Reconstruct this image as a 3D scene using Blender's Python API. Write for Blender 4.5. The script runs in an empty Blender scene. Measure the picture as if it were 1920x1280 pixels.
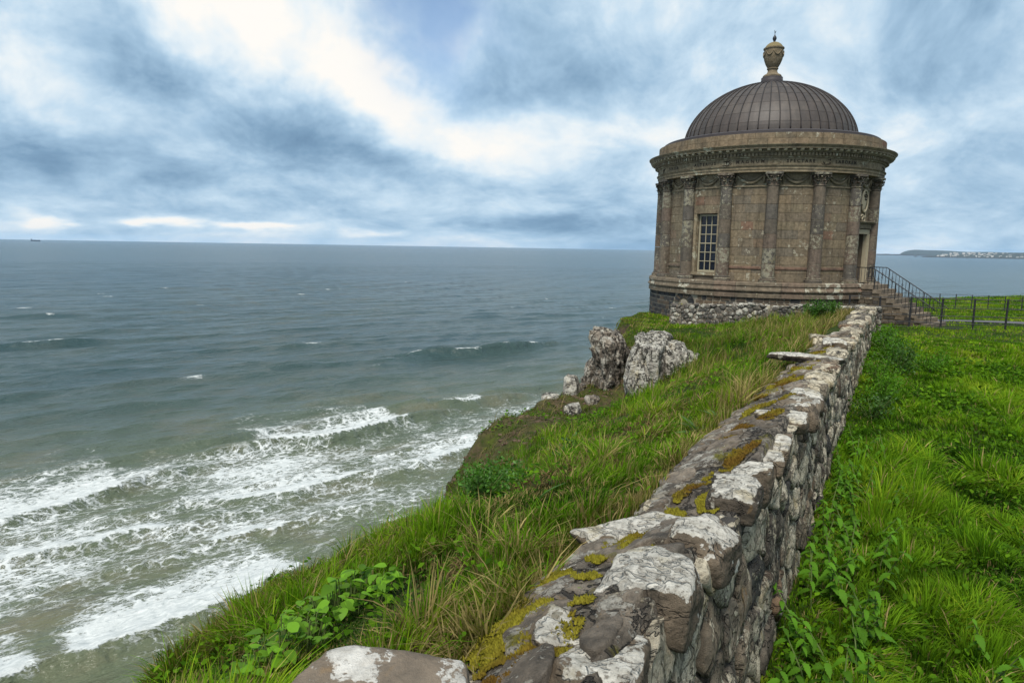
import bpy, math, random
import numpy as np
from mathutils import Vector, Matrix
R = math.radians
random.seed(7)
rng = np.random.default_rng(11)
scene = bpy.context.scene
COL = scene.collection

# ------------------------------------------------------------------ camera
SEA_Z, PITCH, ROLL = -40.0, R(7.8988), R(0.9779)
cd = bpy.data.cameras.new('camera'); cam = bpy.data.objects.new('camera', cd); COL.objects.link(cam)
cd.sensor_width = 36.0; cd.lens = 24.0; cd.clip_start = 0.05; cd.clip_end = 200000
fwd = Vector((0, math.cos(PITCH), -math.sin(PITCH))); r0 = Vector((1, 0, 0)); u0 = r0.cross(fwd)
rx = r0 * math.cos(ROLL) + u0 * math.sin(ROLL); ux = -r0 * math.sin(ROLL) + u0 * math.cos(ROLL)
cam.matrix_world = Matrix(((rx.x, ux.x, -fwd.x, 0), (rx.y, ux.y, -fwd.y, 0), (rx.z, ux.z, -fwd.z, 0), (0, 0, 0, 1)))
scene.camera = cam
scene.view_settings.view_transform = 'Standard'
scene.view_settings.look = 'None'
scene.view_settings.exposure = 0.66
scene.view_settings.gamma = 1.0
scene.view_settings.use_curve_mapping = False
scene.render.engine = 'CYCLES'
scene.cycles.use_denoising = True
scene.cycles.max_bounces = 6
scene.cycles.diffuse_bounces = 3
scene.cycles.transparent_max_bounces = 6

# ------------------------------------------------------------------ node helpers
class NT:
    """tiny wrapper: nt('ShaderNodeMath', a, b, operation='ADD') returns the first output socket"""
    def __init__(self, tree): self.t = tree
    def raw(self, kind, *ins, **props):
        n = self.t.nodes.new(kind)
        named = {}
        for k, v in props.items():
            if k.startswith('i_'): named[k[2:]] = v
            else: setattr(n, k, v)
        for i, v in enumerate(ins): self.put(n.inputs[i], v)
        for k, v in named.items(): self.put(n.inputs[k.replace('_', ' ')] if k.replace('_', ' ') in n.inputs else n.inputs[k], v)
        return n
    def put(self, sock, v):
        if v is None: return
        if isinstance(v, bpy.types.NodeSocket): self.t.links.new(v, sock)
        else:
            if sock.type == 'RGBA' and hasattr(v, '__len__') and len(v) == 3: v = (*v, 1)
            sock.default_value = v
    def __call__(self, kind, *ins, **props): return self.raw(kind, *ins, **props).outputs[0]
    def math(self, op, a, b=0.0, c=0.0, clamp=False): return self('ShaderNodeMath', a, b, c, operation=op, use_clamp=clamp)
    def add(self, a, b): return self.math('ADD', a, b)
    def mul(self, a, b): return self.math('MULTIPLY', a, b)
    def sub(self, a, b): return self.math('SUBTRACT', a, b)
    def vmath(self, op, a, b=None): return self('ShaderNodeVectorMath', a, b, operation=op) if b is not None else self('ShaderNodeVectorMath', a, operation=op)
    def step(self, v, lo, hi):
        n = self.raw('ShaderNodeMapRange', v, lo, hi, 0.0, 1.0, interpolation_type='SMOOTHSTEP'); return n.outputs[0]
    def noise(self, vec, scale, detail=4.0, rough=0.55, dist=0.0):
        n = self.raw('ShaderNodeTexNoise'); self.put(n.inputs['Vector'], vec)
        n.inputs['Scale'].default_value = scale; n.inputs['Detail'].default_value = detail
        n.inputs['Roughness'].default_value = rough; n.inputs['Distortion'].default_value = dist
        return n.outputs['Fac']
    def voro(self, vec, scale, feature='F1', out='Distance', rand=1.0):
        n = self.raw('ShaderNodeTexVoronoi', feature=feature); self.put(n.inputs['Vector'], vec)
        n.inputs['Scale'].default_value = scale; n.inputs['Randomness'].default_value = rand
        return n.outputs[out]
    def mix(self, f, a, b, mode='MIX'):
        n = self.t.nodes.new('ShaderNodeMix'); n.data_type = 'RGBA'; n.blend_type = mode
        self.put(n.inputs[0], f); self.put(n.inputs[6], a); self.put(n.inputs[7], b); return n.outputs[2]
    def ramp(self, f, stops, interp='LINEAR'):
        n = self.t.nodes.new('ShaderNodeValToRGB'); self.put(n.inputs[0], f); cr = n.color_ramp; cr.interpolation = interp
        while len(cr.elements) < len(stops): cr.elements.new(0.5)
        for e, (p, c) in zip(cr.elements, stops): e.position = p; e.color = (*c, 1)
        return n.outputs[0]
    def bump(self, h, strength, dist, normal=None):
        n = self.raw('ShaderNodeBump'); n.inputs['Strength'].default_value = strength; n.inputs['Distance'].default_value = dist
        self.put(n.inputs['Height'], h); self.put(n.inputs['Normal'], normal); return n.outputs[0]

# ------------------------------------------------------------------ world: Nishita sky behind broken cloud
SUN_EL, SUN_AZ = R(58), R(-158)            # azimuth measured from +Y towards +X
SKY_STRENGTH = 0.1
world = bpy.data.worlds.new('World'); scene.world = world; world.use_nodes = True
wt = NT(world.node_tree); world.node_tree.nodes.clear()
sky = wt.raw('ShaderNodeTexSky', sky_type='NISHITA', sun_disc=False, sun_elevation=SUN_EL, sun_rotation=SUN_AZ,
             altitude=40.0, air_density=1.0, dust_density=0.6, ozone_density=1.5)
dirv = wt.raw('ShaderNodeTexCoord').outputs['Generated']
sep = wt.raw('ShaderNodeSeparateXYZ', dirv)
dx, dy, dz = sep.outputs[0], sep.outputs[1], sep.outputs[2]
zc = wt.math('MAXIMUM', dz, -0.02)
hl = wt.math('SQRT', wt.add(wt.mul(dx, dx), wt.add(wt.mul(dy, dy), 0.0004)))
lev = wt.mul(wt.math('LOGARITHM', wt.add(wt.math('ARCSINE', wt.math('MAXIMUM', dz, -0.02)), 0.10), 2.718), 0.90)
plane = wt('ShaderNodeCombineXYZ', wt.mul(wt.math('DIVIDE', dx, hl), 2.3), wt.mul(wt.math('DIVIDE', dy, hl), 2.3), lev)   # cloud bands that crowd together towards the horizon
warp1 = wt.noise(plane, 1.5, 5, 0.6)
warp2 = wt.noise(wt.vmath('ADD', plane, (7.3, 2.1, 0)), 1.5, 5, 0.6)
az = wt.add(wt.math('ARCTAN2', dx, dy), wt.mul(wt.sub(warp1, 0.5), 0.34))
el = wt.add(wt.math('ARCSINE', dz), wt.mul(wt.sub(warp2, 0.5), wt.add(0.03, wt.mul(zc, 0.62))))
ae = wt('ShaderNodeCombineXYZ', az, el, 0.0)
def blob(a, e, sa, se, rot, amp):
    m = wt.raw('ShaderNodeMapping', vector_type='TEXTURE'); wt.put(m.inputs[0], ae)
    m.inputs['Location'].default_value = (a, e, 0); m.inputs['Rotation'].default_value = (0, 0, rot); m.inputs['Scale'].default_value = (sa, se, 1)
    n = wt.raw('ShaderNodeVectorMath', m.outputs[0], m.outputs[0], operation='DOT_PRODUCT')
    return wt.mul(wt.math('EXPONENT', wt.mul(n.outputs['Value'], -1.0)), amp)
cl = wt.vmath('ADD', plane, (1.7, 0.4, 0.0))
big = wt.noise(cl, 1.3, 5, 0.55, 0.4)
fine = wt.noise(cl, 3.2, 10, 0.60, 0.30)
wisp = wt.noise(wt.vmath('MULTIPLY', cl, (1.0, 1.0, 1.2)), 9.0, 7, 0.62, 0.25)
bright = wt.add(0.590, wt.add(wt.mul(wt.sub(big, 0.5), 0.80), wt.add(wt.mul(wt.sub(fine, 0.5), 1.22), wt.mul(wt.sub(wisp, 0.5), 0.20))))
CLOUDS = [  # azimuth, elevation (rad), half widths, rotation, amount: the cloud masses standing over this sea
    (-0.300, 0.262, 0.20, 0.070, -0.30, 0.44), (-0.165, 0.200, 0.090, 0.042, -0.50, 0.38), (-0.46, 0.30, 0.22, 0.05, 0.0, 0.20), (-0.60, 0.21, 0.14, 0.05, 0.0, 0.12),
    (-0.350, 0.165, 0.19, 0.038, -0.33, -0.28), (-0.150, 0.108, 0.17, 0.028, -0.18, -0.24), (-0.60, 0.085, 0.22, 0.040, -0.05, -0.36),
    (-0.41, 0.060, 0.13, 0.014, -0.05, 0.22), (-0.615, 0.018, 0.030, 0.008, 0.0, 0.60), (-0.500, 0.021, 0.022, 0.006, 0.0, 0.55), (-0.455, 0.026, 0.040, 0.006, 0.0, 0.60), (-0.375, 0.026, 0.022, 0.004, 0.0, 0.60), (-0.22, 0.018, 0.05, 0.005, 0.0, 0.35), (0.03, 0.030, 0.14, 0.017, 0.0, -0.42),
    (0.07, 0.150, 0.15, 0.035, 0.0, 0.20), (0.12, 0.255, 0.14, 0.04, 0.2, -0.12), (0.56, 0.165, 0.12, 0.03, 0.3, 0.18), (0.55, 0.06, 0.25, 0.03, 0.0, -0.14), (0.20, 0.06, 0.14, 0.02, 0.0, 0.08),
]
for c in CLOUDS: bright = wt.add(bright, blob(*c))
cloud_col = wt.ramp(bright, [(0.0, (0.094, 0.166, 0.255)), (0.20, (0.142, 0.234, 0.335)), (0.42, (0.238, 0.348, 0.458)), (0.62, (0.360, 0.465, 0.555)), (0.80, (0.52, 0.570, 0.600)), (1.0, (0.640, 0.622, 0.59))])
cloud_col = wt.vmath('MULTIPLY', cloud_col, (1 / SKY_STRENGTH,) * 3)
gap = wt.noise(wt.vmath('ADD', plane, (3.1, 5.7, 0)), 1.2, 6, 0.55, 0.3)
hole = wt.add(wt.mul(wt.step(gap, 0.60, 0.74), wt.step(dz, 0.10, 0.26)), blob(-0.085, 0.300, 0.070, 0.085, 0.35, 0.95))
hole = wt.math('MINIMUM', hole, 0.85)
blue = wt.vmath('MULTIPLY', sky.outputs[0], (1.0, 1.0, 1.0))
skycol = wt.mix(hole, cloud_col, blue)
bg = wt.raw('ShaderNodeBackground', skycol, SKY_STRENGTH)
wout = wt.raw('ShaderNodeOutputWorld'); world.node_tree.links.new(bg.outputs[0], wout.inputs[0])

# ------------------------------------------------------------------ sun (thin overcast: soft and weak)
ld = bpy.data.lights.new('sun', 'SUN'); ld.energy = 3.0; ld.angle = R(22); ld.color = (1.0, 0.95, 0.87)
sun = bpy.data.objects.new('sun', ld); COL.objects.link(sun)
sdir = Vector((math.sin(SUN_AZ) * math.cos(SUN_EL), math.cos(SUN_AZ) * math.cos(SUN_EL), math.sin(SUN_EL)))
sun.rotation_euler = sdir.to_track_quat('Z', 'Y').to_euler()
# ------------------------------------------------------------------ mesh helpers
def _h(ix, iy, iz):
    h = (ix * 374761393 + iy * 668265263 + iz * 2147483647 % 4294967291 + iz * 1274126177) & 0xffffffff
    h = ((h ^ (h >> 13)) * 1274126177) & 0xffffffff
    h = ((h ^ (h >> 16)) * 2246822519) & 0xffffffff
    return ((h ^ (h >> 15)) & 0xffff) / 32767.5 - 1.0
def vnoise(p):
    p = np.asarray(p, float); i = np.floor(p).astype(np.int64); f = p - i; f = f * f * f * (f * (f * 6 - 15) + 10)
    x, y, z = i[..., 0], i[..., 1], i[..., 2]; fx, fy, fz = f[..., 0], f[..., 1], f[..., 2]
    def l(a, b, t): return a + (b - a) * t
    c = lambda a, b, d: _h(x + a, y + b, z + d)
    return l(l(l(c(0,0,0), c(1,0,0), fx), l(c(0,1,0), c(1,1,0), fx), fy), l(l(c(0,0,1), c(1,0,1), fx), l(c(0,1,1), c(1,1,1), fx), fy), fz)
def fbm(p, oct=4, gain=0.5):
    p = np.asarray(p, float); a = 1.0; s = 0; t = 0
    for k in range(oct): s = s + a * vnoise(p * (2.03 ** k) + 17.3 * k); t += a; a *= gain
    return s / t
def sst(x, a, b):
    t = np.clip((np.asarray(x, float) - a) / (b - a), 0, 1); return t * t * (3 - 2 * t)

def link(o, parent=None):
    COL.objects.link(o)
    if parent is not None: o.parent = parent
    return o
def tag(o, label=None, cat=None, group=None, kind=None):
    if label: o['label'] = label
    if cat: o['category'] = cat
    if group: o['group'] = group
    if kind: o['kind'] = kind
    return o
def empty(name, loc=(0, 0, 0), rz=0.0):
    o = bpy.data.objects.new(name, None); o.location = loc; o.rotation_euler = (0, 0, rz); o.empty_display_size = 0.2
    return link(o)
def mesh(name, V, F, smooth=False):
    m = bpy.data.meshes.new(name); m.from_pydata([tuple(map(float, v)) for v in V], [], [tuple(map(int, f)) for f in F]); m.update()
    if smooth: m.polygons.foreach_set('use_smooth', [True] * len(m.polygons))
    return m
def fast(name, V, loops, sizes, smooth=False, cols=None, attrs=None):
    V = np.ascontiguousarray(V, np.float32); loops = np.ascontiguousarray(loops, np.int32); sizes = np.ascontiguousarray(sizes, np.int32)
    m = bpy.data.meshes.new(name); m.vertices.add(len(V)); m.vertices.foreach_set('co', V.ravel())
    m.loops.add(len(loops)); m.loops.foreach_set('vertex_index', loops)
    m.polygons.add(len(sizes)); st = np.concatenate(([0], np.cumsum(sizes)[:-1])).astype(np.int32)
    m.polygons.foreach_set('loop_start', st)
    try: m.polygons.foreach_set('loop_total', sizes)
    except Exception: pass
    if cols is not None:
        a = m.attributes.new('tint', 'FLOAT_COLOR', 'POINT'); c = np.ones((len(V), 4), np.float32); c[:, :3] = cols; a.data.foreach_set('color', c.ravel())
    for k, v in (attrs or {}).items():
        a = m.attributes.new(k, 'FLOAT', 'POINT'); a.data.foreach_set('value', np.ascontiguousarray(v, np.float32))
    m.update(calc_edges=True); m.validate()
    if smooth: m.polygons.foreach_set('use_smooth', np.ones(len(m.polygons), bool))
    return m
def grid(name, V3, smooth=True, **kw):
    """V3: (n, m, 3) array of points -> quad sheet"""
    n, k, _ = V3.shape; idx = np.arange(n * k).reshape(n, k)
    q = np.stack([idx[:-1, :-1], idx[1:, :-1], idx[1:, 1:], idx[:-1, 1:]], -1).reshape(-1, 4)
    return fast(name, V3.reshape(-1, 3), q.ravel(), np.full(len(q), 4), smooth, **kw)
def ob(name, m, mat=None, parent=None, loc=None, rz=None):
    o = bpy.data.objects.new(name, m)
    if mat is not None and m is not None and not m.materials: m.materials.append(mat)
    if loc is not None: o.location = loc
    if rz is not None: o.rotation_euler = (0, 0, rz)
    return link(o, parent)
class MB:
    """collects simple solids into one mesh"""
    def __init__(self): self.V = []; self.F = []
    def add(self, V, F):
        b = len(self.V); self.V += [tuple(v) for v in V]; self.F += [tuple(i + b for i in f) for f in F]; return self
    def box(self, c, s, mtx=None):
        x, y, z = [v / 2 for v in s]
        V = [Vector((sx * x, sy * y, sz * z)) for sx in (-1, 1) for sy in (-1, 1) for sz in (-1, 1)]
        if mtx is not None: V = [mtx @ v for v in V]
        V = [v + Vector(c) for v in V]
        return self.add(V, [(0, 1, 3, 2), (4, 6, 7, 5), (0, 4, 5, 1), (2, 3, 7, 6), (0, 2, 6, 4), (1, 5, 7, 3)])
    def tube(self, pts, r, n=6, cap=True):
        pts = [Vector(p) for p in pts]; rs = r if hasattr(r, '__len__') else [r] * len(pts); V = []; F = []
        for i, p in enumerate(pts):
            d = (pts[min(i + 1, len(pts) - 1)] - pts[max(i - 1, 0)]).normalized()
            a = d.orthogonal() if abs(d.z) > 0.95 else d.cross(Vector((0, 0, 1))); a.normalize(); b = d.cross(a)
            V += [p + (a * math.cos(2 * math.pi * k / n) + b * math.sin(2 * math.pi * k / n)) * rs[i] for k in range(n)]
        for i in range(len(pts) - 1):
            for k in range(n): F.append((i * n + k, i * n + (k + 1) % n, (i + 1) * n + (k + 1) % n, (i + 1) * n + k))
        if cap: F.append(tuple(range(n - 1, -1, -1))); F.append(tuple((len(pts) - 1) * n + k for k in range(n)))
        return self.add(V, F)
    def sector(self, prof, a0, a1, n, dr=0.0, z0=0.0):
        """closed (r, z) profile swept about Z from angle a0 to a1; a full turn is left uncapped"""
        full = abs(a1 - a0) > 6.28; k = len(prof); V = []; F = []; rows = n if full else n + 1
        for i in range(rows):
            a = a0 + (a1 - a0) * i / n
            V += [((r + dr) * math.cos(a), (r + dr) * math.sin(a), z + z0) for r, z in prof]
        for i in range(n):
            j = (i + 1) % rows
            for q in range(k): F.append((i * k + q, j * k + q, j * k + (q + 1) % k, i * k + (q + 1) % k))
        if not full: F.append(tuple(range(k))); F.append(tuple((rows - 1) * k + q for q in range(k - 1, -1, -1)))
        return self.add(V, F)
    def lathe(self, prof, n=32, c=(0, 0, 0)):
        """open (r, z) profile, closed to the axis where r = 0"""
        V = []; F = []; k = len(prof)
        for i in range(n):
            a = 2 * math.pi * i / n
            V += [(c[0] + r * math.cos(a), c[1] + r * math.sin(a), c[2] + z) for r, z in prof]
        for i in range(n):
            j = (i + 1) % n
            for q in range(k - 1): F.append((i * k + q, j * k + q, j * k + q + 1, i * k + q + 1))
        return self.add(V, F)
    def mesh(self, name, smooth=False, angle=None):
        m = mesh(name, self.V, self.F, smooth)
        if angle: 
            m.polygons.foreach_set('use_smooth', [True] * len(m.polygons))
            try: m.set_sharp_from_angle(angle=R(angle))
            except Exception: pass
        return m
    def obj(self, name, mat, parent=None, smooth=False, angle=None, loc=None, rz=None): return ob(name, self.mesh(name, smooth, angle), mat, parent, loc, rz)

_ico = {}
def ico(sub):
    if sub in _ico: return _ico[sub]
    import bmesh
    bm = bmesh.new(); bmesh.ops.create_icosphere(bm, subdivisions=sub, radius=1.0)
    V = np.array([v.co[:] for v in bm.verts]); F = np.array([[v.index for v in f.verts] for f in bm.faces]); bm.free()
    V /= np.linalg.norm(V, axis=1)[:, None]; _ico[sub] = (V, F); return _ico[sub]
def rock(size, seed, sub=3, chamfers=7, rough=0.05, soft=0.06, noise_scale=2.0, boxy=True, fissure=0.0, grit=0.0):
    """faceted boulder: support polytope of box planes and random chamfers, softened, with fractal relief"""
    g = np.random.default_rng(seed); D, F = ico(sub); size = np.array(size, float) / 2
    N = []; H = []
    if boxy:
        for k in range(3):
            for s in (-1, 1):
                v = g.normal(0, 0.10, 3); v[k] = s; N.append(v / np.linalg.norm(v)); H.append(0.80 + g.uniform(-.10, .10))
    for _ in range(chamfers):
        v = g.normal(size=3); v /= np.linalg.norm(v); N.append(v); H.append(g.uniform(0.84, 1.06))
    N = np.array(N); H = np.array(H)
    dn = D @ N.T
    inv = np.where(dn > 1e-3, dn / H, 0)
    p = soft if soft > 1 else 60.0
    rad = 1 / (np.sum(np.maximum(inv, 1e-6) ** p, 1) ** (1 / p))
    P = D * rad[:, None]
    W = P * size
    sc = noise_scale / max(size.max(), 1e-6)
    off = g.uniform(0, 99, 3)
    d = fbm(W * sc + off, 5, 0.58) - 0.9 * np.clip(0.16 - np.abs(fbm(W * sc * .8 + off + 31, 3)), 0, 1)
    W = W + D * (size.mean() * 2 * rough * d)[:, None]
    if fissure: # near-vertical joints and ledges
        r1 = np.abs(fbm(W * np.array([2.6, 2.6, .55]) + off + 3, 3)); r2 = np.abs(fbm(W * np.array([1.0, 1.0, 3.4]) + off + 8, 3))
        W = W - D * (fissure * (np.clip(.13 - r1, 0, 1) * 7 + np.clip(.08 - r2, 0, 1) * 6))[:, None]
    if grit: W = W + D * (grit * (fbm(W * 16 + off, 4, .65) - 1.2 * np.clip(.12 - np.abs(fbm(W * 9 + off + 5, 3)), 0, 1) * 4))[:, None]
    return W, F
def trimesh(name, V, F, smooth=True, **kw): return fast(name, V, F.ravel(), np.full(len(F), 3), smooth, **kw)

# wall frame: s runs along the wall away from the camera, t to its left (seaward)
TH = R(29.3)
UX, UY = math.sin(TH), math.cos(TH); NX, NY = -math.cos(TH), math.sin(TH)
def W(s, t, z):
    s = np.asarray(s, float); t = np.asarray(t, float); return np.stack([s * UX + t * NX, s * UY + t * NY, np.broadcast_to(z, np.broadcast(s, t).shape)], -1)
def ST(x, y): return x * UX + y * UY, x * NX + y * NY

# ------------------------------------------------------------------ terrain heights
WT_S = [-4, 1.5, 4, 6.5, 9.5, 14, 20, 27]; WT_Z = [-1.28, -1.30, -1.36, -1.38, -1.42, -1.54, -1.70, -1.82]
def wall_top(s): return np.interp(s, WT_S, WT_Z)
CP = np.array([
 (-3,1.25,-1.55),(-3,2.2,-1.9),(-3,3.2,-2.4),(0,1.25,-1.62),(1,1.25,-1.62),(3,1.25,-1.62),(5,1.25,-1.63),(8,1.25,-1.64),(11,1.25,-1.68),(15,1.25,-1.78),(20,1.25,-1.92),(24,1.25,-1.98),(26.5,1.25,-2.1),
 (1.6,2.2,-2.0),(2.0,3.2,-2.58),(2.75,3.65,-2.68),(4.3,4.8,-3.2),(4.9,4.3,-3.02),(6.2,4.1,-3.0),(7.3,4.3,-3.18),(3.6,2.25,-1.88),(5.3,2.6,-2.04),(6.4,2.6,-2.13),(8.5,3.0,-2.3),(9.3,5.4,-3.6),
 (11.3,7.3,-4.8),(12.3,7.6,-4.42),(13.4,7.7,-4.12),(14.7,7.5,-4.05),(15.9,7.3,-3.9),(17.2,7.0,-3.75),(11.6,5.97,-3.82),(12.1,5.07,-3.36),
 (15.3,5.36,-3.85),(17.3,4.57,-2.95),(20.06,5.1,-2.68),(21.8,6.1,-2.62),(25.7,9.35,-2.72),(30.2,9.6,-2.9),(25.7,7.36,-2.85),(25,4.5,-2.55),(23.7,2.65,-2.2),(16,2.2,-2.08),(12.5,2.4,-2.08),(12,3.2,-2.42),(18.2,3.1,-2.3),
 (19.6,7.2,-2.55),(19.3,6.2,-2.45),(22.5,7.6,-2.62),(32,5.5,-2.9),(37,4,-3.0),(37,9,-3.05),(44,3,-3.15),(55,0,-3.4)], float)
def _tps_fit():
    s = CP[:, :2] / 10; n = len(s)
    d = np.linalg.norm(s[:, None] - s[None], axis=2); K = np.where(d > 0, d * d * np.log(d + 1e-12), 0) + 2e-4 * np.eye(n)
    Pm = np.c_[np.ones(n), s]; A = np.block([[K, Pm], [Pm.T, np.zeros((3, 3))]])
    return np.linalg.solve(A, np.r_[CP[:, 2], 0, 0, 0])
TW = _tps_fit()
def tps(s, t):
    sh = np.shape(s); q = np.c_[np.ravel(s), np.ravel(t)] / 10; out = np.empty(len(q)); c = CP[:, :2] / 10
    for i in range(0, len(q), 40000):
        d = np.linalg.norm(q[i:i + 40000, None] - c[None], axis=2); K = np.where(d > 0, d * d * np.log(d + 1e-12), 0)
        out[i:i + 40000] = K @ TW[:len(c)] + TW[len(c)] + q[i:i + 40000] @ TW[len(c) + 1:]
    return out.reshape(sh)
TE_S = [-6, 0, 2, 4.3, 5.5, 7.3, 8.6, 10, 11.4, 14, 17, 20, 23, 25.7, 30, 38, 45, 55, 68, 80, 95]
TE_T = [3.0, 3.2, 3.6, 4.8, 4.5, 4.5, 5.0, 6.4, 7.5, 7.9, 7.3, 7.15, 7.9, 9.2, 10.2, 10.4, 7.5, 1.0, -7, -16, -60]
def edge_t(s): return np.interp(s, TE_S, TE_T)
def lawn_z(x, y):
    P = np.stack([x * .22, y * .22, x * 0], -1)
    d = np.maximum(0, y - 27)
    return -2.7 - 0.028 * np.minimum(d, 20) - 0.010 * np.maximum(d - 20, 0) + 0.05 * vnoise(P) + 0.02 * vnoise(P * 4.1)
def terrain(s, t):
    s = np.asarray(s, float); t = np.asarray(t, float); s, t = np.broadcast_arrays(s, t)
    te = edge_t(s) + 0.45 * vnoise(np.stack([s * .45, s * 0 + 3.3, s * 0], -1)) * sst(s, 7, 12)
    x = s * UX + t * NX; y = s * UY + t * NY
    over = np.maximum(0, t - te)
    zt = tps(np.clip(s, -3, 55), np.clip(np.minimum(t, te), 1.2, 12))
    zt = zt + (0.05 + .22 * sst(s, 9, 10) * sst(t, 4.8, 5.6) * (1 - sst(s, 18, 20))) * fbm(np.stack([s * .9, t * .9, s * 0], -1), 4) + 0.02 * vnoise(np.stack([s * 3.3, t * 3.3, s * 0 + 9], -1))
    w = sst(t, 0.62, 1.0 + np.clip(s - 27, 0, 6) * 1.0)
    z = lawn_z(x, y) * (1 - w) + zt * w
    # the cliff itself
    wd = 0.55
    fall = (2.3 + 1.2 * sst(s, 8, 10) + 3.3 * sst(s, 18.3, 19.6) * (1 - sst(s, 40, 50))) * (np.sqrt(over * over + wd * wd) - wd)
    crag = sst(over, 0.2, 2.0)
    fall = fall * (1 + 0.30 * crag * fbm(np.stack([s * .35, t * .5, z * 0 + 2], -1), 4)) + crag * 0.5 * fbm(np.stack([s * .9, t * .9, z * 0 + 5], -1), 4)
    far = np.maximum(0, s - (76 + 5 * vnoise(np.stack([t * .06, t * 0, t * 0], -1))))
    fall = fall + 2.0 * (np.sqrt(far * far + 4) - 2)
    return np.maximum(z - fall, SEA_Z - 1.2)
def nonuni(a, b, segs):
    """piecewise spacing: segs = [(start, step), ...] up to b"""
    out = [a]
    while out[-1] < b:
        x = out[-1]; st = [q for p, q in segs if x >= p - 1e-9][-1]; out.append(x + st)
    return np.array(out)
# ------------------------------------------------------------------ materials
def new_mat(name):
    m = bpy.data.materials.new(name); m.use_nodes = True; m.node_tree.nodes.clear(); return m, NT(m.node_tree)
def finish(m, nt, shader):
    o = nt.raw('ShaderNodeOutputMaterial'); nt.t.links.new(shader, o.inputs[0]); return m
def principled(nt, col, rough=0.8, normal=None, spec=0.3, metal=0.0):
    n = nt.raw('ShaderNodeBsdfPrincipled'); nt.put(n.inputs['Base Color'], col); nt.put(n.inputs['Roughness'], rough)
    nt.put(n.inputs['Specular IOR Level'], spec); nt.put(n.inputs['Metallic'], metal); nt.put(n.inputs['Normal'], normal); return n.outputs[0]
def opos(nt): return nt.raw('ShaderNodeTexCoord').outputs['Object']
def wpos(nt): return nt.raw('ShaderNodeNewGeometry').outputs['Position']
def rnd(nt):
    return nt.math('FRACT', nt.add(nt.raw('ShaderNodeObjectInfo').outputs['Random'], nt.raw('ShaderNodeNewGeometry').outputs['Random Per Island']))

def plain(name, col, rough=0.7, var=0.25, scale=6.0, metal=0.0, bump=0.0, spec=0.3):
    m, nt = new_mat(name); p = wpos(nt)
    n = nt.noise(p, scale, 5, 0.6)
    c = nt.mix(n, tuple(v * (1 - var) for v in col), tuple(v * (1 + var) for v in col))
    nb = nt.bump(nt.noise(p, scale * 4, 4, 0.6), bump, 0.02) if bump else None
    return finish(m, nt, principled(nt, c, rough, nb, spec, metal))

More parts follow.
